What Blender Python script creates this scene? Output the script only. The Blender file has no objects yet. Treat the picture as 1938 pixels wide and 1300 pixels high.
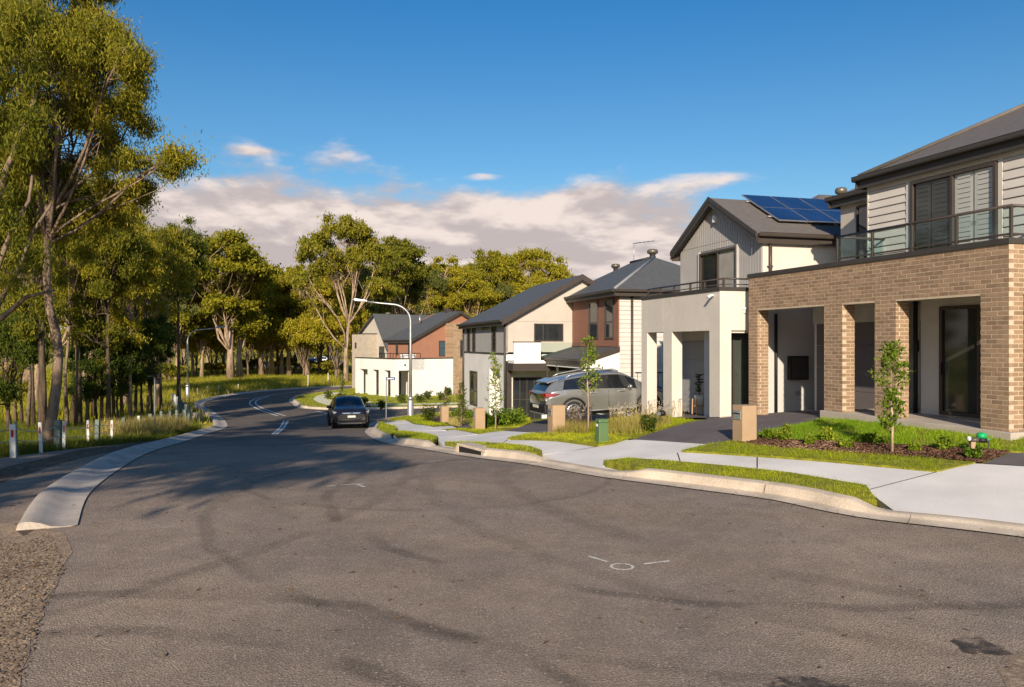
import bpy, math, random
import numpy as np
from mathutils import Vector, Matrix
from mathutils.geometry import delaunay_2d_cdt
R_ = math.radians
scene = bpy.context.scene
COL = scene.collection
EYE = 2.4                      # camera height above the road at the near end

# ------------------------------------------------------------------ camera, sky, sun, exposure
cam = bpy.data.cameras.new('camera'); camo = bpy.data.objects.new('camera', cam); COL.objects.link(camo)
camo.location = (0, 0, EYE); camo.rotation_euler = (R_(90), 0, 0)
cam.sensor_width = 36; cam.lens = 28; cam.clip_start = .1; cam.clip_end = 3000
scene.camera = camo
SUN_EL, SUN_AZ = 22.0, 4.5    # sun is low, almost straight behind the camera

def build_world():
    w = bpy.data.worlds.new('World'); scene.world = w; w.use_nodes = True
    nt = w.node_tree; N = nt.nodes; L = nt.links; N.clear()
    def nd(t, **k):
        n = N.new(t)
        for a, b in k.items(): setattr(n, a, b)
        return n
    def math_(op, a, b=None, clamp=False):
        n = nd('ShaderNodeMath', operation=op); n.use_clamp = clamp
        for i, v in enumerate((a, b)):
            if v is None: continue
            if isinstance(v, (int, float)): n.inputs[i].default_value = v
            else: L.new(v, n.inputs[i])
        return n.outputs[0]
    sky = nd('ShaderNodeTexSky', sky_type='NISHITA'); sky.sun_disc = False
    sky.sun_elevation = R_(SUN_EL); sky.sun_rotation = R_(180 + SUN_AZ)
    sky.altitude = 200; sky.air_density = 1.0; sky.dust_density = 1.3; sky.ozone_density = 3.0
    hs = nd('ShaderNodeHueSaturation'); hs.inputs['Saturation'].default_value = 1.30; hs.inputs['Value'].default_value = 1.0
    L.new(sky.outputs[0], hs.inputs['Color'])
    bg = nd('ShaderNodeBackground'); bg.inputs['Strength'].default_value = SKY_STRENGTH
    tc = nd('ShaderNodeTexCoord'); sep = nd('ShaderNodeSeparateXYZ'); L.new(tc.outputs['Generated'], sep.inputs[0])
    x, y, z = sep.outputs
    gr = nd('ShaderNodeValToRGB'); L.new(z, gr.inputs[0]); ge = gr.color_ramp.elements       # the blue deepens with height
    ge[0].position = .10; ge[0].color = (1, .93, .84, 1); ge[1].position = .48; ge[1].color = (.42, .80, .90, 1)
    k = ge.new(.28); k.color = (.92, .90, .86, 1)
    tint = nd('ShaderNodeMix', data_type='RGBA', blend_type='MULTIPLY'); tint.inputs[0].default_value = 1
    L.new(hs.outputs[0], tint.inputs[6]); L.new(gr.outputs[0], tint.inputs[7]); L.new(tint.outputs[2], bg.inputs['Color'])
    def noise(dz, scale, detail, seed):
        cmb = nd('ShaderNodeCombineXYZ')
        L.new(x, cmb.inputs[0]); L.new(y, cmb.inputs[1])
        L.new(math_('ADD', math_('MULTIPLY', z, 3.0), dz * 3.0 + seed), cmb.inputs[2])
        n = nd('ShaderNodeTexNoise'); n.inputs['Scale'].default_value = scale; n.inputs['Detail'].default_value = detail
        n.inputs['Roughness'].default_value = .56; n.inputs['Distortion'].default_value = .1
        L.new(cmb.outputs[0], n.inputs['Vector']); return n.outputs[0]
    n1 = noise(0, 4.2, 7, CLOUD_SEED); n2 = noise(.016, 4.2, 5, CLOUD_SEED)
    ramp = nd('ShaderNodeValToRGB'); L.new(z, ramp.inputs[0]); e = ramp.color_ramp.elements
    e[0].position = 0; e[0].color = (.85,)*3 + (1,)
    e[1].position = 1; e[1].color = (.2,)*3 + (1,)
    for p, v in ((.11, .86), (.16, .74), (.185, .62), (.20, .51), (.22, .42), (.27, .36), (.36, .22)):
        k = e.new(p); k.color = (v, v, v, 1)
    dens = math_('ADD', n1, math_('SUBTRACT', ramp.outputs[0], .5))
    side = nd('ShaderNodeMapRange', interpolation_type='SMOOTHSTEP'); L.new(x, side.inputs[0])
    side.inputs[1].default_value = .12; side.inputs[2].default_value = .30; side.inputs[3].default_value = 0; side.inputs[4].default_value = -.20
    dens = math_('ADD', dens, side.outputs[0])
    for (bx, bz, wx, wz, amp) in ((.264, .199, .075, .013, .24), (-.30, .225, .03, .006, .14), (-.03, .206, .028, .006, .16)):      # small separate clouds above the bank
        dx = math_('MULTIPLY', math_('SUBTRACT', x, bx), 1 / wx); dz = math_('MULTIPLY', math_('SUBTRACT', z, bz), 1 / wz)
        q = math_('MULTIPLY', math_('EXPONENT', math_('MULTIPLY', math_('ADD', math_('MULTIPLY', dx, dx), math_('MULTIPLY', dz, dz)), -1.)), amp)
        front = math_('GREATER_THAN', y, 0.); dens = math_('ADD', dens, math_('MULTIPLY', q, front))
    mr = nd('ShaderNodeMapRange', interpolation_type='SMOOTHSTEP'); L.new(dens, mr.inputs[0])
    mr.inputs[1].default_value = .50; mr.inputs[2].default_value = .67
    up = nd('ShaderNodeMapRange', interpolation_type='SMOOTHSTEP'); L.new(z, up.inputs[0])
    up.inputs[1].default_value = -.03; up.inputs[2].default_value = -.005
    mask = math_('MULTIPLY', mr.outputs[0], up.outputs[0])
    lit = nd('ShaderNodeMapRange', interpolation_type='SMOOTHSTEP'); L.new(math_('SUBTRACT', n1, n2), lit.inputs[0])
    lit.inputs[1].default_value = -.05; lit.inputs[2].default_value = .09
    cr = nd('ShaderNodeMix', data_type='RGBA'); L.new(lit.outputs[0], cr.inputs[0])
    cr.inputs[6].default_value = (.62, .54, .535, 1); cr.inputs[7].default_value = (1.0, .86, .79, 1)
    cb = nd('ShaderNodeBackground'); cb.inputs['Strength'].default_value = CLOUD_STRENGTH
    L.new(cr.outputs[2], cb.inputs['Color'])
    mx = nd('ShaderNodeMixShader'); L.new(mask, mx.inputs[0]); L.new(bg.outputs[0], mx.inputs[1]); L.new(cb.outputs[0], mx.inputs[2])
    out = nd('ShaderNodeOutputWorld'); L.new(mx.outputs[0], out.inputs[0])
SKY_STRENGTH, CLOUD_STRENGTH, CLOUD_SEED = .074, .46, 3.7
build_world()
sl = bpy.data.lights.new('sun', 'SUN'); sl.energy = 3.5; sl.angle = R_(.6); sl.color = (1.0, .845, .65)
so = bpy.data.objects.new('sun', sl); COL.objects.link(so); so.location = (0, -60, 40)
trv = Vector((math.sin(R_(SUN_AZ)) * math.cos(R_(SUN_EL)), math.cos(R_(SUN_AZ)) * math.cos(R_(SUN_EL)), -math.sin(R_(SUN_EL))))
so.rotation_euler = trv.to_track_quat('-Z', 'Y').to_euler()
vs = scene.view_settings; vs.view_transform = 'Standard'; vs.look = 'None'; vs.gamma = 1; vs.use_curve_mapping = False
vs.exposure = .98
scene.cycles.max_bounces = 6; scene.cycles.transparent_max_bounces = 12

# ------------------------------------------------------------------ materials
MATS = {}
def M(name, col, rough=.75, var=.12, sc=3., bump=0., bsc=60., col2=None, spec=.3, metal=0., rnd=0., fine=0., fsc=150., stretch=None, coat=0., obj=False):
    if name in MATS: return MATS[name]
    m = bpy.data.materials.new(name); m.use_nodes = True; MATS[name] = m
    nt = m.node_tree; N = nt.nodes; L = nt.links; b = N['Principled BSDF']
    if obj:
        g = N.new('ShaderNodeTexCoord'); pos = g.outputs['Object']
    else:
        g = N.new('ShaderNodeNewGeometry'); pos = g.outputs['Position']
    if stretch:
        mp = N.new('ShaderNodeMapping'); mp.inputs['Scale'].default_value = stretch; L.new(pos, mp.inputs[0]); pos = mp.outputs[0]
    n = N.new('ShaderNodeTexNoise'); n.inputs['Scale'].default_value = sc; n.inputs['Detail'].default_value = 5; L.new(pos, n.inputs['Vector'])
    mr = N.new('ShaderNodeMapRange'); mr.inputs[1].default_value = .3; mr.inputs[2].default_value = .7; L.new(n.outputs[0], mr.inputs[0])
    mx = N.new('ShaderNodeMix'); mx.data_type = 'RGBA'; L.new(mr.outputs[0], mx.inputs[0])
    c = Vector(col)
    if col2 is None: a, d = c * (1 - var), c * (1 + var)
    else: a, d = c, Vector(col2)
    mx.inputs[6].default_value = (*a, 1); mx.inputs[7].default_value = (*d, 1)
    out = mx.outputs[2]
    def mul(out, val, lo, hi):
        r = N.new('ShaderNodeMapRange'); r.inputs[3].default_value = lo; r.inputs[4].default_value = hi; L.new(val, r.inputs[0])
        k = N.new('ShaderNodeMix'); k.data_type = 'RGBA'; k.blend_type = 'MULTIPLY'; k.inputs[0].default_value = 1
        L.new(out, k.inputs[6]); L.new(r.outputs[0], k.inputs[7]); return k.outputs[2]
    if rnd:
        oi = N.new('ShaderNodeObjectInfo'); gg = N.new('ShaderNodeNewGeometry')
        s = N.new('ShaderNodeMath'); s.operation = 'ADD'; L.new(oi.outputs['Random'], s.inputs[0]); L.new(gg.outputs['Random Per Island'], s.inputs[1])
        f = N.new('ShaderNodeMath'); f.operation = 'FRACT'; L.new(s.outputs[0], f.inputs[0])
        out = mul(out, f.outputs[0], 1 - rnd, 1 + rnd)
    if fine:
        n2 = N.new('ShaderNodeTexNoise'); n2.inputs['Scale'].default_value = fsc; n2.inputs['Detail'].default_value = 3; L.new(pos, n2.inputs['Vector'])
        r2 = N.new('ShaderNodeMapRange'); r2.inputs[1].default_value = .3; r2.inputs[2].default_value = .7; L.new(n2.outputs[0], r2.inputs[0])
        out = mul(out, r2.outputs[0], 1 - fine, 1 + fine)
    L.new(out, b.inputs['Base Color'])
    b.inputs['Roughness'].default_value = rough; b.inputs['Metallic'].default_value = metal
    b.inputs['Specular IOR Level'].default_value = spec; b.inputs['Coat Weight'].default_value = coat
    if bump:
        n3 = N.new('ShaderNodeTexNoise'); n3.inputs['Scale'].default_value = bsc; n3.inputs['Detail'].default_value = 4; L.new(pos, n3.inputs['Vector'])
        bp = N.new('ShaderNodeBump'); bp.inputs['Strength'].default_value = bump; bp.inputs['Distance'].default_value = .02
        L.new(n3.outputs[0], bp.inputs['Height']); L.new(bp.outputs[0], b.inputs['Normal'])
    return m
def leafmat(name, c1, c2, c3=None, trans=.35, rough=.55):
    if name in MATS: return MATS[name]
    m = bpy.data.materials.new(name); m.use_nodes = True; MATS[name] = m
    nt = m.node_tree; N = nt.nodes; L = nt.links; N.clear()
    gg = N.new('ShaderNodeNewGeometry'); oi = N.new('ShaderNodeObjectInfo')
    ns = N.new('ShaderNodeTexNoise'); ns.inputs['Scale'].default_value = .7; ns.inputs['Detail'].default_value = 2; L.new(gg.outputs['Position'], ns.inputs['Vector'])
    def ma(op, a, b):
        k = N.new('ShaderNodeMath'); k.operation = op
        for i, v in enumerate((a, b)):
            if isinstance(v, (int, float)): k.inputs[i].default_value = v
            else: L.new(v, k.inputs[i])
        return k.outputs[0]
    f = ma('ADD', ma('MULTIPLY', gg.outputs['Random Per Island'], .55), ma('MULTIPLY', oi.outputs['Random'], .3))
    f = ma('ADD', f, ma('MULTIPLY', ma('SUBTRACT', ns.outputs[0], .4), .8))
    rp = N.new('ShaderNodeValToRGB'); L.new(f, rp.inputs[0]); e = rp.color_ramp.elements
    e[0].position = .1; e[0].color = (*c1, 1); e[1].position = .8; e[1].color = (*c2, 1)
    if c3:
        k = e.new(.95); k.color = (*c3, 1)
    d = N.new('ShaderNodeBsdfPrincipled'); d.inputs['Roughness'].default_value = rough; d.inputs['Specular IOR Level'].default_value = .12
    t = N.new('ShaderNodeBsdfTranslucent'); L.new(rp.outputs[0], d.inputs['Base Color']); L.new(rp.outputs[0], t.inputs['Color'])
    mx = N.new('ShaderNodeMixShader'); mx.inputs[0].default_value = trans
    L.new(d.outputs[0], mx.inputs[1]); L.new(t.outputs[0], mx.inputs[2])
    o = N.new('ShaderNodeOutputMaterial'); L.new(mx.outputs[0], o.inputs[0]); return m
def patchy(name, col, scale, lo, hi, rough=.9):
    """a thin stain with a ragged, broken outline"""
    m = M(name, col, rough=rough, var=.3, sc=20, fine=.3, fsc=90, bump=.4, bsc=90); nt = m.node_tree; N = nt.nodes; L = nt.links
    g = N.new('ShaderNodeNewGeometry'); n = N.new('ShaderNodeTexNoise'); n.inputs['Scale'].default_value = scale; n.inputs['Detail'].default_value = 6; n.inputs['Roughness'].default_value = .65; L.new(g.outputs['Position'], n.inputs['Vector'])
    r = N.new('ShaderNodeMapRange'); r.inputs[1].default_value = lo; r.inputs[2].default_value = hi; L.new(n.outputs[0], r.inputs[0])
    t = N.new('ShaderNodeBsdfTransparent'); x = N.new('ShaderNodeMixShader'); L.new(r.outputs[0], x.inputs[0]); L.new(t.outputs[0], x.inputs[1]); L.new(N['Principled BSDF'].outputs[0], x.inputs[2]); L.new(x.outputs[0], N['Material Output'].inputs[0]); return m
def glassmat(name, tint, mixv, rough=.02):
    """window glass: mirror-like reflection over a see-through tinted body"""
    if name in MATS: return MATS[name]
    m = bpy.data.materials.new(name); m.use_nodes = True; MATS[name] = m
    nt = m.node_tree; N = nt.nodes; L = nt.links; N.clear()
    tr = N.new('ShaderNodeBsdfTransparent'); tr.inputs[0].default_value = (*tint, 1)
    gl = N.new('ShaderNodeBsdfGlossy'); gl.inputs['Roughness'].default_value = rough; gl.inputs['Color'].default_value = (.9, .95, 1, 1)
    fr = N.new('ShaderNodeLayerWeight'); fr.inputs[0].default_value = .5
    pw = N.new('ShaderNodeMath'); pw.operation = 'POWER'; L.new(fr.outputs['Facing'], pw.inputs[0]); pw.inputs[1].default_value = 4.
    a = N.new('ShaderNodeMath'); a.operation = 'MULTIPLY_ADD'; a.use_clamp = True; L.new(pw.outputs[0], a.inputs[0]); a.inputs[1].default_value = .7; a.inputs[2].default_value = mixv
    mx = N.new('ShaderNodeMixShader'); L.new(a.outputs[0], mx.inputs[0]); L.new(tr.outputs[0], mx.inputs[1]); L.new(gl.outputs[0], mx.inputs[2])
    o = N.new('ShaderNodeOutputMaterial'); L.new(mx.outputs[0], o.inputs[0]); return m

DARKGLASS = M('dark_window_glass', (.02, .024, .028), rough=.04, var=.2, sc=1.5, spec=.8)
CHARCOAL = M('charcoal_paint', (.05, .045, .042), rough=.45, var=.08)
BRONZE = M('bronze_frame', (.055, .045, .04), rough=.4, var=.08)
WHITE = M('white_render', (.74, .72, .695), rough=.85, var=.07, sc=.9, bump=.15, bsc=90, fine=.03, fsc=8)
CREAM = M('cream_render', (.60, .55, .495), rough=.85, var=.05, sc=1.2, bump=.15, bsc=90, fine=.03, fsc=8)
GREYWALL = M('grey_cladding', (.38, .365, .36), rough=.8, var=.05, sc=1.5)
BEIGE = M('beige_cladding', (.45, .41, .365), rough=.8, var=.05, sc=1.5)
TERRA = M('terracotta_cladding', (.25, .12, .082), rough=.75, var=.06, sc=1.5)
TERRA2 = M('orange_cladding', (.32, .155, .10), rough=.75, var=.06, sc=1.5)
BOARDW = M('white_board', (.52, .50, .475), rough=.7, var=.05, sc=2, rnd=.04)
BOARDB = M('beige_board', (.55, .515, .48), rough=.7, var=.05, sc=2, rnd=.04)
ROOF = M('charcoal_roof', (.085, .088, .092), rough=.65, var=.12, sc=6, bump=.5, bsc=14, fine=.12, fsc=30)
ROOFB = M('brown_grey_roof', (.13, .115, .105), rough=.65, var=.1, sc=6, bump=.35, bsc=20, fine=.1, fsc=30)
BRICK = M('brown_brick', (.285, .19, .122), rough=.9, var=.10, sc=9, rnd=.19, fine=.2, fsc=90, bump=.3, bsc=160)
BRICKT = M('tan_brick', (.34, .235, .15), rough=.9, var=.12, sc=9, rnd=.2, fine=.15, fsc=60)
MORTAR = M('mortar', (.47, .385, .285), rough=.95, var=.1, sc=12, fine=.15, fsc=120)
CONC = M('pale_concrete', (.64, .61, .59), rough=.9, var=.12, sc=.8, fine=.08, fsc=60, bump=.12, bsc=150)
CONCO = M('weathered_concrete', (.50, .42, .335), rough=.9, var=.22, sc=1.6, fine=.16, fsc=45, bump=.25, bsc=90)
DRIVE = M('charcoal_driveway', (.12, .105, .11), rough=.85, var=.15, sc=1.5, fine=.2, fsc=220, bump=.3, bsc=250)
STEEL = M('galvanised_steel', (.45, .45, .46), rough=.42, var=.15, sc=6, metal=.75, obj=True)
BLACK = M('black_trim', (.012, .012, .013), rough=.55, var=.1)
TAN = M('tan_render', (.38, .265, .165), rough=.85, var=.06, sc=3, bump=.2, bsc=120)
BARK = M('eucalypt_bark', (.16, .105, .07), rough=.9, var=.35, sc=2.2, col2=(.50, .37, .265), bump=.7, bsc=9, stretch=(3, 3, .45), fine=.25, fsc=18)
BARKM = M('brown_grey_bark', (.07, .05, .036), rough=.95, var=.3, sc=2.4, col2=(.30, .215, .155), bump=.8, bsc=10, stretch=(3, 3, .4), fine=.25, fsc=18)
BARKD = M('dark_bark', (.035, .027, .021), rough=.95, var=.3, sc=3, col2=(.15, .105, .07), bump=.8, bsc=10, stretch=(3, 3, .5), fine=.25, fsc=18)
LEAF = leafmat('olive_eucalypt_leaf', (0.078, 0.102, 0.013), (0.350, 0.311, 0.031), (0.544, 0.402, 0.058), trans=.45)
LEAFY = leafmat('golden_eucalypt_leaf', (0.135, 0.153, 0.015), (0.463, 0.390, 0.032), (0.609, 0.463, 0.055), trans=.45)
LEAFG = leafmat('grey_green_leaf', (.05, .075, .022), (.24, .25, .065), (.36, .32, .10), trans=.45)
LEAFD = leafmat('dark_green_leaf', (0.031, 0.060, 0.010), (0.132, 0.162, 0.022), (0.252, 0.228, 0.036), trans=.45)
SHRUB = leafmat('bright_shrub_leaf', (.055, .12, .010), (.24, .31, .022), (.46, .42, .04))
LAWN = leafmat('lawn_blade', (0.140, 0.216, 0.009), (0.454, 0.475, 0.015), (0.713, 0.605, 0.065), trans=.3)
LAWNG = leafmat('lush_lawn_blade', (0.081, 0.194, 0.011), (0.281, 0.410, 0.017), (0.497, 0.497, 0.038), trans=.3)
WILD = leafmat('wild_grass_blade', (0.111, 0.132, 0.010), (0.374, 0.348, 0.022), (0.510, 0.408, 0.060), trans=.3)
ROUGHG = leafmat('shaded_roadside_grass', (.035, .055, .008), (.17, .185, .018), (.33, .26, .06), trans=.3)  # darker blades by the posts; shade under the trees is put into the colour
STRAW = leafmat('straw_grass_blade', (.17, .15, .035), (.46, .37, .12), (.58, .46, .2), trans=.25)

# ------------------------------------------------------------------ mesh helpers
class MB:
    def __init__(s, dz=0.): s.v = []; s.f = []; s.dz = dz
    def add(s, vs, fs):
        n = len(s.v); s.v += [(p[0], p[1], p[2] + s.dz) for p in vs]; s.f += [tuple(i + n for i in f) for f in fs]; return s
    def box(s, x0, x1, y0, y1, z0, z1):
        x0, x1 = min(x0, x1), max(x0, x1); y0, y1 = min(y0, y1), max(y0, y1); z0, z1 = min(z0, z1), max(z0, z1)
        return s.add([(x0, y0, z0), (x1, y0, z0), (x1, y1, z0), (x0, y1, z0), (x0, y0, z1), (x1, y0, z1), (x1, y1, z1), (x0, y1, z1)],
                     [(0, 3, 2, 1), (4, 5, 6, 7), (0, 1, 5, 4), (1, 2, 6, 5), (2, 3, 7, 6), (3, 0, 4, 7)])
    def prism(s, a, b):
        n = len(a)
        return s.add(list(a) + list(b), [tuple(range(n))[::-1], tuple(range(n, 2 * n))] + [(i, (i + 1) % n, n + (i + 1) % n, n + i) for i in range(n)])
    def slab(s, pts, t):
        """polygon in space thickened downwards along its normal"""
        p = [Vector(q) for q in pts]; nrm = (p[1] - p[0]).cross(p[2] - p[0]).normalized()
        if nrm.z < 0: nrm = -nrm
        return s.prism([q - nrm * t for q in p], p)
    def tube(s, pts, rad, n=8, caps=True):
        pts = [Vector(p) for p in pts]
        if isinstance(rad, (int, float)): rad = [rad] * len(pts)
        ref = None; vs = []; k = len(pts)
        for i, p in enumerate(pts):
            t = (pts[min(i + 1, k - 1)] - pts[max(i - 1, 0)])
            t = t.normalized() if t.length > 1e-9 else Vector((0, 0, 1))
            if ref is None: ref = Vector((1, 0, 0)) if abs(t.x) < .8 else Vector((0, 1, 0))
            a = (ref - t * ref.dot(t)).normalized(); ref = a; b = t.cross(a)
            vs += [p + (a * math.cos(j * 2 * math.pi / n) + b * math.sin(j * 2 * math.pi / n)) * rad[i] for j in range(n)]
        fs = [(i * n + j, i * n + (j + 1) % n, (i + 1) * n + (j + 1) % n, (i + 1) * n + j) for i in range(k - 1) for j in range(n)]
        if caps: fs += [tuple(range(n))[::-1], tuple(range((k - 1) * n, k * n))]
        return s.add(vs, fs)
    def lathe(s, prof, c=(0, 0, 0), n=16, axis='z'):
        vs = []
        for (r, h) in prof:
            for j in range(n):
                a = j * 2 * math.pi / n
                q = (r * math.cos(a), r * math.sin(a), h)
                if axis == 'y': q = (q[0], q[2], q[1])
                if axis == 'x': q = (q[2], q[0], q[1])
                vs.append((q[0] + c[0], q[1] + c[1], q[2] + c[2]))
        k = len(prof)
        fs = [(i * n + j, i * n + (j + 1) % n, (i + 1) * n + (j + 1) % n, (i + 1) * n + j) for i in range(k - 1) for j in range(n)]
        fs += [tuple(range(n))[::-1], tuple(range((k - 1) * n, k * n))]
        return s.add(vs, fs)
    def mesh(s, name, mat, smooth=False):
        me = bpy.data.meshes.new(name); me.from_pydata([tuple(p) for p in s.v], [], s.f); me.materials.append(mat)
        if smooth: me.shade_smooth()
        return me
    def build(s, name, mat, parent=None, smooth=False, bevel=0.):
        return link(name, s.mesh(name, mat, smooth), parent, bevel)
def link(name, me, parent=None, bevel=0.):
    o = bpy.data.objects.new(name, me); COL.objects.link(o)
    if parent: o.parent = parent
    if bevel:
        b = o.modifiers.new('bevel', 'BEVEL'); b.width = bevel; b.segments = 2; b.limit_method = 'ANGLE'
    return o
def tag(o, label=None, cat=None, group=None, kind=None):
    for k, v in (('label', label), ('category', cat), ('group', group), ('kind', kind)):
        if v: o[k] = v
    return o
def empty(name, loc, rz=0., label=None, cat=None, group=None):
    o = bpy.data.objects.new(name, None); COL.objects.link(o); o.location = loc; o.rotation_euler = (0, 0, rz); o.empty_display_size = .2
    return tag(o, label, cat, group)
def copy_tree(o, parent=None):
    c = o.copy(); COL.objects.link(c)
    if parent: c.parent = parent
    for ch in list(o.children): copy_tree(ch, c)
    return c
def fast_mesh(name, V, F, mat, smooth=False):
    """numpy quads/tris -> mesh"""
    me = bpy.data.meshes.new(name); k = F.shape[1]
    me.vertices.add(len(V)); me.vertices.foreach_set('co', np.ascontiguousarray(V, dtype=np.float32).ravel())
    me.loops.add(F.size); me.loops.foreach_set('vertex_index', np.ascontiguousarray(F, dtype=np.int32).ravel())
    me.polygons.add(len(F)); me.polygons.foreach_set('loop_start', np.arange(0, F.size, k, dtype=np.int32))
    me.update(calc_edges=True); me.materials.append(mat)
    if smooth: me.shade_smooth()
    return me

# ------------------------------------------------------------------ the lie of the land
def table(xs, ys):
    xs = np.array(xs, float); ys = np.array(ys, float)
    def f(x):
        x = np.asarray(x, float); h = 1.2     # small smoothing of the straight pieces
        return (np.interp(x - h, xs, ys) + 2 * np.interp(x, xs, ys) + np.interp(x + h, xs, ys)) / 4
    return f
ZR = table([-60, 12, 15, 18, 21, 25, 30, 35, 40, 45, 50, 60, 70, 100, 150, 300, 700],
           [-2.35, -2.36, -2.44, -2.58, -2.78, -3.12, -3.52, -3.88, -4.25, -4.45, -4.58, -4.72, -4.80, -4.95, -4.8, -3.6, -1.5])
XK = table([-60, 2, 5, 7.5, 9.65, 10.76, 11.96, 13.1, 14.5, 16.4, 17.6, 19.2, 20.8, 24, 30, 35.2, 40, 45, 50, 60, 700],
           [34, 15, 11.5, 8.4, 6.2, 4.71, 3.94, 2.88, 1.57, .34, -.8, -1.55, -2.43, -3.66, -5.35, -6.5, -7.2, -7.8, -8.4, -9, -9])
CS = table([-60, 8, 11, 14, 20, 22, 25, 30, 34, 41, 48, 57, 65, 700], [.03, .04, .062, .077, .083, .078, .072, .07, .066, .035, .02, .006, 0, 0])
KH = .13
def RZ(x, y):
    """road-level surface (world z), rising to the right of the kerb"""
    x = np.asarray(x, float); y = np.asarray(y, float)
    return EYE + ZR(y) + CS(y) * np.clip(x - XK(y), 0, 13)
F_, CX_, CY_ = 1507., 969., 650.
def gp(px, py, h=0.):
    """point of the ground (h above road level) seen along a sight line"""
    k = np.arange(4., 400., .05); X = (px - CX_) / F_ * k; z = EYE - (py - CY_) / F_ * k
    d = z - (RZ(X, k) + h); i = int(np.argmax(d < 0)) if (d < 0).any() else len(k) - 1
    a, b = k[max(i - 1, 0)], k[i]
    for _ in range(20):
        m = (a + b) / 2
        if EYE - (py - CY_) / F_ * m < float(RZ((px - CX_) / F_ * m, m)) + h: b = m
        else: a = m
    return ((px - CX_) / F_ * a, a)
def G(x, y, h=0.): return float(RZ(x, y)) + h
def inpoly(P, poly):
    x, y = P[:, 0], P[:, 1]; c = np.zeros(len(P), bool); n = len(poly)
    for i in range(n):
        x1, y1 = poly[i]; x2, y2 = poly[(i + 1) % n]
        if y1 == y2: continue
        t = ((y1 > y) != (y2 > y)) & (x < (x2 - x1) * (y - y1) / (y2 - y1) + x1); c ^= t
    return c
def dens(poly, step):
    out = []
    for i, p in enumerate(poly):
        q = poly[(i + 1) % len(poly)]; n = max(1, int(math.dist(p, q) / step))
        out += [(p[0] + (q[0] - p[0]) * k / n, p[1] + (q[1] - p[1]) * k / n) for k in range(n)]
    return out
def sheet(name, mat, poly, off, step, zf=None, parent=None, kind='structure', skirt=0.):
    poly = dens(poly, step); a = np.array(poly)
    gx = np.arange(a[:, 0].min(), a[:, 0].max(), step); gy = np.arange(a[:, 1].min(), a[:, 1].max(), step)
    g = np.array(np.meshgrid(gx, gy)).reshape(2, -1).T + .013
    g = g[inpoly(g, poly)] if len(g) else g.reshape(0, 2)
    vs = [Vector(p) for p in poly] + [Vector(p) for p in g]; n = len(poly)
    v2, _, f2, *_ = delaunay_2d_cdt(vs, [], [list(range(n))], 1, 1e-5)
    xy = np.array([tuple(p) for p in v2])
    z = (zf(xy[:, 0], xy[:, 1]) if zf else RZ(xy[:, 0], xy[:, 1])) + off
    fs = []
    for f in f2:
        p, q, r = (xy[i] for i in f[:3])
        fs.append(f if (q[0] - p[0]) * (r[1] - p[1]) - (q[1] - p[1]) * (r[0] - p[0]) > 0 else f[::-1])
    V = [(*p, q) for p, q in zip(xy, z)]
    if skirt:                                   # a short earth or concrete edge below the sheet's rim
        E = {}
        for f in fs:
            for i in range(3): E[(f[i], f[(i + 1) % 3])] = 1
        nv = len(V)
        for (a, b) in [e for e in E if (e[1], e[0]) not in E]:
            V += [V[a], V[b], (V[b][0], V[b][1], V[b][2] - skirt), (V[a][0], V[a][1], V[a][2] - skirt)]; fs.append((nv + 1, nv, nv + 3, nv + 2)); nv += 4
    me = bpy.data.meshes.new(name); me.from_pydata(V, [], fs); me.materials.append(mat)
    me.polygons.foreach_set('use_smooth', [len(f) == 3 for f in fs]); me.update()
    o = link(name, me, parent)
    if kind: o['kind'] = kind
    return o
def resample(pts, step):
    pts = [Vector(p) for p in pts]; out = []
    n = len(pts)
    for i in range(n - 1):                      # Catmull-Rom through the picked points
        p0, p1, p2, p3 = pts[max(i - 1, 0)], pts[i], pts[i + 1], pts[min(i + 2, n - 1)]
        k = max(1, int((p2 - p1).length / step))
        for j in range(k):
            t = j / k
            out.append(.5 * ((2 * p1) + (p2 - p0) * t + (2 * p0 - 5 * p1 + 4 * p2 - p3) * t * t + (3 * p1 - p0 - 3 * p2 + p3) * t ** 3))
    return out + [pts[-1]]
def sweep(name, mat, pts, prof, side, hf=None, kind='structure', zf=RZ):
    """run a kerb profile [(offset, height)] along a line; side=+1 to the right of travel"""
    V, F = [], []; k = len(prof)
    for i, p in enumerate(pts):
        t = (pts[min(i + 1, len(pts) - 1)] - pts[max(i - 1, 0)]).normalized(); nrm = Vector((t.y, -t.x)) * side
        h = hf(i, p) if hf else 1.
        for (o, z, s) in prof:
            q = p + nrm * o; z0 = float(zf(q.x, q.y)); V.append((q.x, q.y, z0 + (z if not s else .012 + (z - .012) * h)))
    for i in range(len(pts) - 1):
        for j in range(k - 1):
            f = (i * k + j, i * k + j + 1, (i + 1) * k + j + 1, (i + 1) * k + j)
            F.append(f if side < 0 else f[::-1])
    F.append(tuple(range(k))); F.append(tuple(range((len(pts) - 1) * k, len(pts) * k))[::-1])
    me = bpy.data.meshes.new(name); me.from_pydata(V, [], F); me.materials.append(mat)
    me.shade_smooth(); me.set_sharp_from_angle(angle=R_(32))
    return tag(link(name, me), kind=kind)

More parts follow.
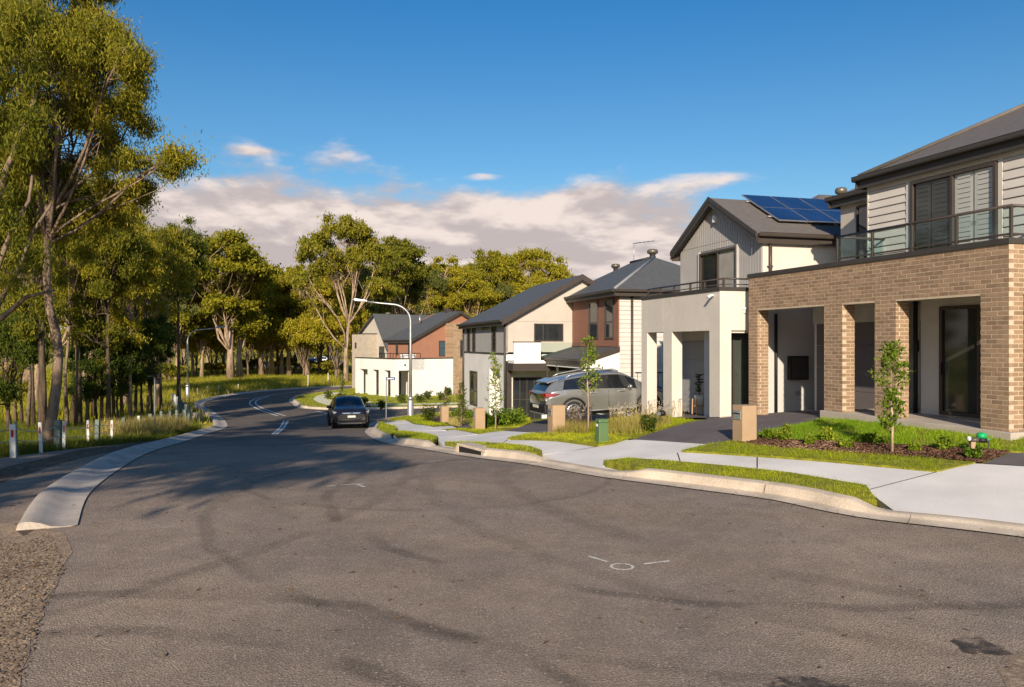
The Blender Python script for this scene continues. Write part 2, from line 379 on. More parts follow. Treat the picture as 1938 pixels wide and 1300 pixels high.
# ------------------------------------------------------------------ ground, road, kerbs, paths
def build_ground():
    ys = np.concatenate([np.arange(-60, 0, 4.), np.arange(0, 110, 1.), np.arange(110, 200, 6.), np.array([200, 230, 270, 320, 400, 520, 700.])])
    xs = np.concatenate([np.array([-700, -500, -350, -250, -180, -140]), np.arange(-110, -40, 5.), np.arange(-40, 30, 1.), np.arange(30, 110, 5.), np.array([140, 180, 250, 350, 500, 700.])])
    X, Y = np.meshgrid(xs, ys); Z = RZ(X, Y) - .07
    Z = Z + np.where((Y > 105), .25 * np.sin(X * .05) * np.clip((Y - 105) / 60, 0, 1), 0)
    V = np.stack([X, Y, Z], -1).reshape(-1, 3); nx, ny = len(xs), len(ys)
    i = np.arange(nx - 1)[None, :] + np.arange(ny - 1)[:, None] * nx
    Fq = np.stack([i, i + 1, i + 1 + nx, i + nx], -1).reshape(-1, 4)
    m = M('paddock_grass', (.17, .17, .018), rough=.95, col2=(.46, .38, .04), sc=.16, fine=.35, fsc=2.5, bump=.6, bsc=6)
    tag(link('ground', fast_mesh('ground', V, Fq, m, True)), kind='structure')
build_ground()

KR = [(13, 3.8), (9.6, 6.5), (6.2, 9.65), (4.71, 10.76), (3.94, 11.96), (2.88, 13.1), (1.57, 14.5), (.34, 16.4), (-.8, 17.9), (-1.65, 19.4), (-2.5, 21.2), (-3.66, 24), (-4.6, 27), (-5.4, 30.2), (-6.5, 35.2),
      (-7.2, 40), (-7.75, 43.5), (-7.7, 45.6), (-7.2, 47.2), (-6.3, 49.3), (-5.3, 51), (-3.5, 52.3), (0, 53.4), (15, 57.6)]
KF = [(15, 63.3), (2, 59.5), (-5, 57.5), (-9, 56.3), (-12.1, 55.7), (-14.3, 56.5), (-16, 58.9), (-17.2, 62.5), (-18.6, 66.4), (-19.5, 71.5), (-19.1, 76), (-17.8, 82), (-16, 85.5), (-8, 89.5), (5, 94)]
KL = [(-5.62, 10.3), (-6.7, 12.65), (-7.75, 15.8), (-8.8, 19.2), (-10.1, 24), (-12.3, 31.9), (-14.3, 39.8), (-16, 44.6), (-18.2, 49.7), (-21.2, 56), (-23.4, 60.4), (-25, 65.2), (-25.9, 71), (-25.6, 77.4), (-23.8, 83.6), (-20.3, 89), (-17, 92), (-8, 97), (5, 102)]
kr, kf, kl = resample(KR, .35), resample(KF, .5), resample(KL, .35)

def build_road():
    asph = bpy.data.materials.new('asphalt'); asph.use_nodes = True
    nt = asph.node_tree; N = nt.nodes; L = nt.links; b = N['Principled BSDF']; g = N.new('ShaderNodeNewGeometry')
    def noise(sc, det, rough=.5):
        n = N.new('ShaderNodeTexNoise'); n.inputs['Scale'].default_value = sc; n.inputs['Detail'].default_value = det; n.inputs['Roughness'].default_value = rough
        L.new(g.outputs['Position'], n.inputs['Vector']); return n.outputs[0]
    def rng(v, a, b_, lo, hi, sm=False):
        r = N.new('ShaderNodeMapRange'); L.new(v, r.inputs[0])
        if sm: r.interpolation_type = 'SMOOTHSTEP'
        for i, q in enumerate((a, b_, lo, hi)): r.inputs[i + 1].default_value = q
        return r.outputs[0]
    def ma(op, a, b_=0.):
        k = N.new('ShaderNodeMath'); k.operation = op
        for i, q in enumerate((a, b_)):
            if isinstance(q, (int, float)): k.inputs[i].default_value = q
            else: L.new(q, k.inputs[i])
        return k.outputs[0]
    big = noise(.35, 5, .6); mid = noise(2.2, 5, .6); fine = noise(74, 4, .65); vf = N.new('ShaderNodeTexVoronoi'); vf.inputs['Scale'].default_value = 60; L.new(g.outputs['Position'], vf.inputs['Vector'])
    val = ma('MULTIPLY', rng(big, .3, .7, .82, 1.2), rng(mid, .3, .7, .88, 1.12))
    val = ma('MULTIPLY', val, rng(fine, .30, .70, .48, 1.6))
    sp = N.new('ShaderNodeTexWhiteNoise'); L.new(vf.outputs['Position'], sp.inputs['Vector'])
    val = ma('MULTIPLY', val, rng(sp.outputs['Value'], 0, 1, .78, 1.22))
    chips = rng(sp.outputs['Value'], .975, .99, 0, 1)
    # tyre scuffs: thin dark arcs left by turning vehicles
    sep = N.new('ShaderNodeSeparateXYZ'); L.new(g.outputs['Position'], sep.inputs[0])
    wob = ma('MULTIPLY', ma('SUBTRACT', noise(1.0, 2), .5), .35)
    for (cx, cy, r, w, dk) in ((3.2, 13.2, 6.1, .11, .30), (3.1, 13.1, 7.6, .10, .22), (-3.2, 3.2, 3.35, .12, .33), (-3.3, 3.0, 4.5, .13, .33), (-1.5, 14.5, 3.2, .09, .22), (-14.5, 14, 12.6, .14, .2), (9, 15, 9.2, .2, .18), (9, 15, 10.6, .16, .16)):
        dx = ma('SUBTRACT', sep.outputs[0], cx); dy = ma('SUBTRACT', sep.outputs[1], cy)
        d = ma('ABSOLUTE', ma('ADD', ma('SUBTRACT', ma('SQRT', ma('ADD', ma('MULTIPLY', dx, dx), ma('MULTIPLY', dy, dy))), r), wob))
        k = ma('MULTIPLY', rng(d, w * .35, w * 1.25, 1, 0, True), rng(noise(.7, 3), .36, .52, 0, 1, True))
        val = ma('MULTIPLY', val, ma('SUBTRACT', 1.0, ma('MULTIPLY', k, dk)))
    c1 = N.new('ShaderNodeMix'); c1.data_type = 'RGBA'; L.new(rng(noise(.5, 4), .35, .68, 0, 1), c1.inputs[0])
    c1.inputs[6].default_value = (.22, .176, .145, 1); c1.inputs[7].default_value = (.27, .207, .157, 1)
    k = N.new('ShaderNodeMix'); k.data_type = 'RGBA'; k.blend_type = 'MULTIPLY'; k.inputs[0].default_value = 1; L.new(c1.outputs[2], k.inputs[6]); L.new(val, k.inputs[7])
    # asphalt gets darker and bluer further down the street
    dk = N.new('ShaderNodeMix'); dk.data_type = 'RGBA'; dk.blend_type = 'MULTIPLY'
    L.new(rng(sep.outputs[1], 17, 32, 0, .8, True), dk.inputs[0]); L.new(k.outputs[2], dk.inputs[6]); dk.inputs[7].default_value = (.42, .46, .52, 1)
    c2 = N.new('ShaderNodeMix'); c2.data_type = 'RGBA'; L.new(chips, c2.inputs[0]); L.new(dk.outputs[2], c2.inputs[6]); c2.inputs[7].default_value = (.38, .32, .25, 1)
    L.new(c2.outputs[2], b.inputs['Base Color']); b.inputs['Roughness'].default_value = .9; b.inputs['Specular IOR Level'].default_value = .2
    bp = N.new('ShaderNodeBump'); bp.inputs['Strength'].default_value = .5; bp.inputs['Distance'].default_value = .012
    L.new(ma('ADD', fine, ma('MULTIPLY', vf.outputs['Distance'], 1.2)), bp.inputs['Height']); L.new(bp.outputs[0], b.inputs['Normal'])
    left = [(-9.3, -40), (-9.3, 3), (-11, 8.5), (-12.4, 13), (-11.6, 17.3), (-11.55, 19.5), (-11.7, 22), (-11.75, 25)] + [(p.x - .1, p.y) for p in kl if p.y > 27.2]
    right = [tuple(p) for p in kf[::-1]] + [(18, 64)] + [(18, 58.6)] + [tuple(p) for p in kr[::-1]] + [(26, -6), (30, -40)]
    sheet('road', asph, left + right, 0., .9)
    bp_ = [gp(x, y) for x, y in ((-60, 985), (35, 994), (80, 998), (125, 1012), (138, 1045), (112, 1080), (108, 1110), (80, 1140), (84, 1165), (58, 1200), (56, 1240), (40, 1270), (38, 1330), (-60, 1400))]
    sheet('gravel_shoulder', M('gravel', (.23, .165, .115), rough=.95, col2=(.38, .28, .19), sc=5, fine=.5, fsc=60, bump=.9, bsc=45), bp_, .004, .4)
    # a loose-fill patch and an oil stain near the right corner
    sheet('sand_patch', patchy('sand', (.33, .245, .17), 5, .36, .62), [gp(x, y) for x, y in ((1885, 1262), (1905, 1240), (1945, 1232), (1990, 1260), (1975, 1320), (1905, 1300))], .004, .2)
    oil = patchy('tar_patch', (.05, .043, .04), 7, .36, .68, .8)
    for q in (((1795, 1213), (1822, 1207), (1855, 1206), (1875, 1216), (1900, 1224), (1912, 1238), (1890, 1244), (1858, 1238), (1840, 1241), (1820, 1238), (1815, 1224)),
              ((1440, 1300), (1475, 1283), (1510, 1280), (1550, 1284), (1590, 1295), (1625, 1306), (1610, 1340), (1460, 1340))):
        rg_ = random.Random(len(q)); c_ = [gp(x, y) for x, y in q]; mx_ = sum(p[0] for p in c_) / len(c_); my_ = sum(p[1] for p in c_) / len(c_); out_ = []
        for p in dens(c_, .035):                     # frayed outline
            k_ = 1 + rg_.uniform(-.16, .10); out_.append((mx_ + (p[0] - mx_) * k_, my_ + (p[1] - my_) * k_))
        sheet('tar_patch', oil, out_, .005, .15)
    sheet('dirt_strip', patchy('leaf_dirt', (.10, .07, .048), 3.5, .36, .50), [gp(x, y) for x, y in ((-60, 905), (20, 882), (90, 866), (150, 852), (215, 841), (265, 835), (300, 832), (290, 842), (225, 852), (150, 868), (70, 892), (-60, 935))], .005, .4)
    sheet('dirt_strip', patchy('leaf_dirt', (.10, .07, .048), 3.5, .36, .50), [gp(x, y) for x, y in ((300, 838), (245, 862), (190, 900), (150, 935), (100, 985), (45, 1015), (30, 1005), (60, 975), (115, 925), (165, 885), (225, 852), (280, 834))], .006, .4)
    # white road paint
    paint = M('road_paint', (.62, .61, .58), rough=.8, var=.12, sc=8, fine=.2, fsc=40)
    def line(pts, w, off=.006):
        pts = resample(pts, .4); a = []; c = []
        for i, p in enumerate(pts):
            t = (pts[min(i + 1, len(pts) - 1)] - pts[max(i - 1, 0)]).normalized(); n = Vector((t.y, -t.x)) * w / 2
            a.append(tuple(p + n)); c.append(tuple(p - n))
        V = [(*p, G(*p) + off) for p in a + c]; k = len(a)
        me = bpy.data.meshes.new('road_marking'); me.from_pydata(V, [], [(i, i + 1, k + i + 1, k + i) for i in range(k - 1)]); me.materials.append(paint)
        tag(link('road_marking', me), kind='structure')
    ctr = [gp(526, 787), gp(505, 780.5), gp(484, 772), gp(473, 764), gp(478, 757), gp(500, 750), gp(545, 743.5), gp(600, 739.5), gp(668, 736)]
    line(ctr, .12); line([(p[0] + .42, p[1] + .12) for p in ctr[:6]], .12)
    for dx in (0, 7): line([gp(516 + dx, 822), gp(538 + dx, 796)], .12)
    line([gp(600, 778), gp(632, 786)], .12)
    chalk = M('survey_paint', (.55, .53, .49), rough=.9, var=.25, sc=30, fine=.4, fsc=120)
    def ribbon(pts, w):
        pts = resample(pts, .08); V = []
        for i, p in enumerate(pts):
            t = (pts[min(i + 1, len(pts) - 1)] - pts[max(i - 1, 0)]).normalized(); n = Vector((t.y, -t.x)) * (w / 2) * (1 + .35 * math.sin(i * 2.3))
            for q in (p + n, p - n): V.append((q.x, q.y, G(q.x, q.y) + .006))
        return V, [(2 * i, 2 * i + 1, 2 * i + 3, 2 * i + 2) for i in range(len(pts) - 1)]
    def mark(strokes):
        mb = MB()
        for pts, w in strokes: mb.add(*ribbon(pts, w))
        o = mb.build('survey_mark', chalk); o['kind'] = 'structure'
    c = gp(1177, 1073); mark([([(c[0] + .115 * math.cos(a), c[1] + .115 * math.sin(a)) for a in np.linspace(0, 6.283, 24)], .03), ([gp(1114, 1053), gp(1150, 1064)], .035), ([gp(1218, 1068), gp(1267, 1062)], .035)])
    mark([([gp(618, 921), gp(636, 919)], .04), ([gp(645, 918), gp(663, 917.5)], .04), ([gp(661, 917), gp(688, 915.5)], .05), ([gp(676, 917), gp(690, 922)], .05)])
build_road()

def crossings():
    """kerb height along the right kerb: full height, dropped to a layback at each driveway"""
    rs = [(1.57, 14.3, 16.5), (-2, 19.6, 21.3), (-4.2, 24.8, 26.8), (8, 2, 10.7)]
    def h(i, p):
        v = 1.
        if p.y < 40:
            for _, a, b in rs:
                e = .35; v = min(v, max(.18, .18 + .82 * max((a - p.y) / e, (p.y - b) / e)))
        return min(1., v)
    return h
PROF = [(0, .014, 0), (.26, .006, 0), (.30, .012, 1), (.335, .105, 1), (.36, .138, 1), (.40, .148, 1), (.50, .150, 1), (.52, .10, 1), (.52, -.12, 0)]
def cast_kerb(mat, pts, prof, side, hf=None, n=7):
    root = empty('kerb', (0, 0, 0)); root['kind'] = 'structure'
    for i in range(0, len(pts) - 1, n):
        q = [p.copy() for p in pts[i:i + n + 1]]
        if len(q) < 2: break
        hs = [hf(k, p) for k, p in enumerate(q)] if hf else None
        q[0] += (q[1] - q[0]).normalized() * .009; q[-1] += (q[-2] - q[-1]).normalized() * .009
        o = sweep('kerb_length', mat, q, prof, side, (lambda k, p: hs[k]) if hf else None, None); o.parent = root
cast_kerb(CONCO, kr, PROF, 1, crossings()); cast_kerb(CONCO, kf, PROF, 1)
PROFL = [(0, .018, 0), (.06, .012, 0), (.18, .010, 0), (.30, .024, 0), (.42, .075, 0), (.52, .100, 0), (.60, .104, 0), (.66, .085, 0), (.68, .02, 0), (.68, -.12, 0)]
cast_kerb(M('grey_kerb_concrete', (.43, .375, .325), rough=.9, var=.16, sc=2, fine=.14, fsc=40, bump=.2, bsc=80), kl, PROFL, -1)

# distance behind the right kerb, for the driveway ramps
KRA = np.array([tuple(p) for p in kr])
def kdist(x, y):
    x = np.atleast_1d(x); y = np.atleast_1d(y)
    A, D = KRA[:-1], KRA[1:] - KRA[:-1]; q = (D ** 2).sum(1)
    out = []
    for p in zip(x, y):
        t = np.clip(((np.array(p) - A) * D).sum(1) / q, 0, 1); out.append(np.sqrt(((A + D * t[:, None] - p) ** 2).sum(1)).min())
    return np.array(out) - .52
def ramp(x, y): return RZ(x, y) + .034 + (KH - .034) * np.clip(kdist(x, y) / 2.4, 0, 1)
def back(i0, i1, off=.532):
    """line along the back of the kerb between two distances down the street"""
    out = []
    for i in range(1, len(kr) - 1):
        if i0 <= kr[i].y <= i1 and kr[i].y < 44:
            t = (kr[i + 1] - kr[i - 1]).normalized(); out.append((kr[i].x + t.y * off, kr[i].y - t.x * off))
    return out
YG = lambda pts: [gp(x, y, KH) for x, y in pts]
SOIL = M('lawn_soil', (.12, .135, .012), rough=.95, col2=(.28, .27, .02), sc=6, fine=.35, fsc=60, bump=.8, bsc=70)
MULCH = M('bark_mulch', (.055, .033, .022), rough=.95, col2=(.17, .10, .065), sc=14, fine=.6, fsc=70, bump=1, bsc=60)
LAWNS = []      # (polygon, density, height, kind) for the blades
def lawn(pts, dn, h, mat=None, off=.012, z=None):
    o = sheet('lawn', SOIL, pts, KH + off, .5, skirt=.15); LAWNS.append((pts, dn, h, mat or LAWN, KH + off))
def yards():
    # soil underneath everything, from 1.4 m behind the kerb
    sheet('yard', SOIL, back(3.9, 44, 3.1) + [(-5.5, 46), (-4.6, 49), (-3.2, 50.6), (0, 52), (14, 55.8), (32, 60), (32, 4)], KH - .035, 1.2)
    path = empty('footpath', (0, 0, 0)); path['kind'] = 'structure'
    def slab_(pts, off=.004, mat=CONC): sheet('concrete_slab', mat, pts, off - .008, .5, zf=ramp, parent=path, kind=None, skirt=.12)
    # near verge and path in front of the brick house
    vA = YG(((1142, 872), (1191, 867), (1300, 875), (1366, 881), (1497, 895), (1639, 919))) + back(10.72, 14.25)
    lawn(vA, 2300, .05)
    slab_(YG(((1195, 866), (1290, 853), (1360, 857), (1432, 862))) + YG(((1432, 889), (1366, 881), (1300, 875))))
    slab_(YG(((1434, 862.2), (1563, 871.7), (1771.5, 892), (1640, 918.8), (1497, 895), (1434, 889.2))))
    drv = empty('driveway_crossing', (0, 0, 0)); drv['kind'] = 'structure'
    def cross(pts, n=1): sheet('concrete_slab', CONC, pts, -.004, .35, zf=ramp, parent=drv, kind=None, skirt=.1)
    cross(YG(((1640.5, 919), (1772, 892), (1846, 876.5), (1861, 877.3), (1938, 882), (2100, 893), (2300, 930))) + back(7.4, 10.7)[:])
    def joint(a, b, par=path):                  # dark expansion joint between two pours
        a, b = Vector(gp(*a, KH)), Vector(gp(*b, KH)); d = (b - a).normalized(); n = Vector((d.y, -d.x)) * .011
        sheet('expansion_joint', M('joint_filler', (.05, .04, .035), rough=.95), [tuple(a + n), tuple(b + n), tuple(b - n), tuple(a - n)], .001, .6, zf=ramp, parent=par, kind=None)
    joint((1637, 919.5), (1772, 891.8)); joint((1433, 889.3), (1433, 861.8)); joint((1028, 853.4), (1128, 842)); joint((945, 838.3), (960, 829.3)); joint((1290, 874.5), (1282, 854))
    # second crossing (between the brick house and the cream house)
    cross(YG(((1140, 873), (1193, 866), (1290, 853), (1338, 840.5), (1199, 831.5), (1184, 832), (1128, 842), (1028, 853.5))) + back(14.3, 16.35)[::-1])
    slab_(YG(((1028, 852.5), (1127, 842), (1055, 833), (1003, 830.5), (960, 829.5), (946, 838), (1003, 844))))
    lawn(YG(((842, 836.5), (900, 836.5), (942, 838.5), (1003, 844.5), (1026, 853))) + back(16.6, 19.3), 1500, .06)
    # third crossing, terracotta house
    cross(YG(((946, 838), (960, 829.5), (1028, 819.8), (953, 815), (905, 820.5), (836, 826), (828.5, 827))) + back(19.7, 21.2)[::-1] + YG(((842, 836),)))
    lawn(YG(((740, 817), (766, 815.5), (808, 821), (829, 826.5))) + back(21.3, 24.4), 700, .07)
    slab_(YG(((756, 812.6), (836, 814), (862, 813), (905, 820), (836, 826), (829, 826), (808, 821), (766, 815.5))))
    cross(YG(((740, 816.5), (757, 812.5), (838, 813), (868, 811), (855, 806), (735, 810), )) + back(24.9, 26.5)[::-1])
    lawn(YG(((838, 812.5), (875, 810.5), (954, 815), (906, 820), (862, 813))), 800, .06)
    slab_(YG(((720, 795.5), (767, 793), (818, 807), (754, 811), (746, 806))))
    lawn(YG(((720, 796), (746, 805.5), (752, 811))) + back(27.2, 43.4), 350, .09)
    lawn(YG(((767, 792.5), (782, 788.5), (808, 794), (849, 803.5), (819, 807))), 350, .09)
    lawn([(-7.0, 45.3), (-6.9, 46.4), (-6.2, 48.2), (-4.9, 50.2), (-3.2, 51.4), (0, 52.5), (0, 50), (-4, 47), (-5, 45), (-5.4, 44)], 250, .09)
    # front yards
    lawn(YG(((1290, 853), (1336, 842), (1376, 835.5), (1409, 839), (1458, 845), (1563, 853.6), (1728, 865), (1846, 875.5), (1771, 892), (1563, 871), (1432, 862))), 2300, .055)
    sheet('mulch_bed', MULCH, YG(((1378, 835), (1432, 827), (1500, 833), (1600, 838), (1682, 842), (1800, 849), (1909, 854), (1911, 857), (1860, 876), (1846, 875), (1728, 865), (1563, 853.6), (1458, 845), (1409, 839))), KH + .016, .4)
    lawn(YG(((1432, 827), (1440, 819), (1504, 806), (1560, 792.7), (1711, 807), (1938, 824), (2010, 834), (1990, 858), (1909, 854), (1800, 849), (1682, 842), (1600, 838), (1500, 833))), 2000, .075, LAWNG)
    sheet('driveway', DRIVE, skirt=.1, poly=YG(((1199, 831.3), (1338, 840.2), (1372, 836), (1378, 834), (1434, 827), (1440, 819), (1504, 806), (1558, 793))) + [(8.0, 19.8), (9.5, 21.5), (8, 23.6), (5.6, 23.6), (5.4, 21.9)] + YG(((1304, 800),)), off=KH + .004, step=.5)
    sheet('driveway', DRIVE, YG(((1861, 877.2), (1911, 857), (1992, 858), (2060, 870), (2120, 893), (1938, 882))), KH + .004, .4)
    lawn(YG(((961, 828.5), (1003, 821), (1029, 820.5), (1060, 820), (1140, 823), (1189, 831), (1158, 838.5), (1132, 841.5), (1055, 832.5))), 1500, .06)
    lawn(YG(((1042, 818), (1060, 806), (1114, 803.5), (1210, 781), (1313, 797), (1206, 827), (1140, 824))), 900, .07)
    sheet('driveway', DRIVE, YG(((959, 815.5), (1029, 819.5), (1042, 818), (1060, 806), (1114, 803), (1208, 781))) + [(5.0, 29), (7.5, 28.6), (7.5, 33), (3.5, 33.5)] + YG(((1010, 798), (1003, 802))), KH + .004, .5)
    lawn(YG(((893, 811), (990, 806), (1003, 800), (1000, 790), (960, 790), (905, 789), (890, 800))), 500, .08)
    sheet('driveway', DRIVE, YG(((858, 806), (875, 810), (893, 810), (893, 800), (870, 801))), KH + .004, .5)
    sheet('mulch_bed', MULCH, YG(((806, 790), (850, 801), (885, 799), (850, 785), (812, 783))), KH + .016, .5)
    # corner block round the far white house, beyond the side street
    inner = [tuple(p + Vector(((q - p).normalized().y, -(q - p).normalized().x)) * .5) for p, q in zip(kf, kf[1:])]
    lawn(inner + [(20, 95), (20, 64)], 100, .10)
    slab_([(14, 65.6), (-4.6, 60.0), (-9, 58.9), (-11.9, 58.3), (-13.8, 59.3), (-15.2, 62.4), (-16.6, 66.4), (-17.4, 71), (-17.2, 76), (-16.2, 76), (-16.2, 71), (-15.4, 66.8), (-14, 63), (-12.6, 60.6), (-11.5, 59.8), (-9, 60.2), (-4.9, 61.4), (14, 67)], .03)
    slab_([(-12.4, 61.5), (-11, 62.5), (-12.5, 66.5), (-14.5, 70), (-15.5, 69), (-13.6, 65.5)], .034)
yards()

# ------------------------------------------------------------------ houses
class House:
    """local x runs into the house, local y along its front away from the near corner; heights are relative to eye level"""
    def __init__(s, name, label, o, th, base):
        s.base = base; s.o = o; s.th = R_(th)
        s.root = empty(name, (o[0], o[1], EYE + base), s.th, label, 'house')
    def mb(s): return MB(-s.base)
    def part(s, name, mat, boxes, parent=None, bevel=0.):
        m = s.mb()
        for b in boxes: m.box(*b)
        return m.build(name, mat, parent or s.root, bevel=bevel)
    def world(s, x, y): c, n = math.cos(s.th), math.sin(s.th); return (s.o[0] + c * x - n * y, s.o[1] + n * x + c * y)
    def pbox(s, plane, c, out0, out1, a0, a1, z0, z1):
        """box on a wall plane; out = distance in front of the wall"""
        return (c - out1, c - out0, a0, a1, z0, z1) if plane == 'f' else (a0, a1, c - out1, c - out0, z0, z1)
    def window(s, plane, c, a0, a1, z0, z1, name='window', frame=BRONZE, fw=.05, mull=(), trans=(), glass=DARKGLASS, glasses=None, sill=None, handle=None, depth=.05):
        f = [s.pbox(plane, c, -.02, depth, a0, a0 + fw, z0, z1), s.pbox(plane, c, -.02, depth, a1 - fw, a1, z0, z1),
             s.pbox(plane, c, -.02, depth, a0 + fw, a1 - fw, z1 - fw, z1), s.pbox(plane, c, -.02, depth, a0 + fw, a1 - fw, z0, z0 + fw)]
        for m in mull: f.append(s.pbox(plane, c, -.018, depth - .006, m - fw * .45, m + fw * .45, z0 + fw, z1 - fw))
        ed = [a0 + fw] + list(mull) + [a1 - fw]
        for t in trans: f.append(s.pbox(plane, c, -.017, depth - .012, a0 + fw, a1 - fw, t - fw * .4, t + fw * .4))
        w = s.part(name, frame, f, bevel=.004)
        for i, (p, q) in enumerate(zip(ed, ed[1:])):
            s.part('pane', (glasses or [glass] * 9)[i], [s.pbox(plane, c, .004, .012, p, q, z0 + fw, z1 - fw)], w)
        if sill: s.part('sill', sill, [s.pbox(plane, c, -.01, .09, a0 - .04, a1 + .04, z0 - .07, z0 - .004)], w)
        if handle: s.part('handle', BLACK, [s.pbox(plane, c, depth, depth + .05, handle[0] - .012, handle[0] + .012, handle[1] - .14, handle[1] + .14)], w, bevel=.01)
        return w
    def boards(s, plane, c, a0, a1, z0, z1, pitch, mat, holes=()):
        z = z0
        while z < z1 - .03:
            h = min(pitch, z1 - z); segs = [(a0, a1)]
            for (p, q, r, t) in holes:
                if z + h > r + .02 and z < t - .02:
                    n = []
                    for (e, f) in segs:
                        if q <= e or p >= f: n.append((e, f))
                        else:
                            if p > e: n.append((e, p))
                            if q < f: n.append((q, f))
                    segs = n
            for (e, f) in segs:
                if f - e < .04: continue
                pr = [(0, 0), (.034, 0), (.032, .02), (.006, h - .012), (0, h - .012)]
                if plane == 'f': A = [(c - o, e, z + k) for o, k in pr]; B = [(c - o, f, z + k) for o, k in pr]
                else: A = [(e, c - o, z + k) for o, k in pr]; B = [(f, c - o, z + k) for o, k in pr]
                s.mb().prism(A, B).build('board', mat, s.root)
            z += pitch
    def gutter(s, p, q, mat=CHARCOAL, r=.07):
        """quad gutter with a fascia behind it"""
        m = s.mb(); P, Q = Vector(p), Vector(q); d = (Q - P).normalized(); n = Vector((d.y, -d.x, 0))
        sec = [(0, 0), (.11, .0), (.125, .03), (.125, .10), (.135, .115), (.11, .115), (.11, .09), (0, .09)]
        m.prism([P + n * a + Vector((0, 0, b)) for a, b in sec], [Q + n * a + Vector((0, 0, b)) for a, b in sec]); m.build('gutter', mat, s.root)
        m = s.mb(); sec = [(-.03, -.19), (-.005, -.19), (-.005, .07), (-.03, .07)]
        m.prism([P + n * a + Vector((0, 0, b)) for a, b in sec], [Q + n * a + Vector((0, 0, b)) for a, b in sec]); m.build('fascia', mat, s.root)
    def pipe(s, pts, r=.045, mat=BRONZE, n=10):
        s.mb().tube(pts, r, n).build('downpipe', mat, s.root, smooth=True)
    def slabs(s, name, mat, polys, t=.06, parent=None):
        m = s.mb()
        for p in polys: m.slab(p, t)
        return m.build(name, mat, parent or s.root)
    def rod(s, name, pts, r, mat=BRONZE, parent=None, n=8): return s.mb().tube(pts, r, n).build(name, mat, parent or s.root, smooth=True)
def vent(h, x, y, z, r=.17, parent=None):
    """domed roof ventilator"""
    m = h.mb(); m.lathe([(r * .55, -.25), (r * .55, .12), (r * .62, .125), (r * .66, .16), (r * .98, .18), (r * 1.08, .24), (r * 1.06, .33), (r * .85, .38), (r * .35, .405), (.01, .41)], (x, y, z), 18)
    return m.build('roof_vent', M('bronze_metal', (.14, .125, .10), rough=.4, var=.15, metal=.4), parent or h.root, smooth=True)

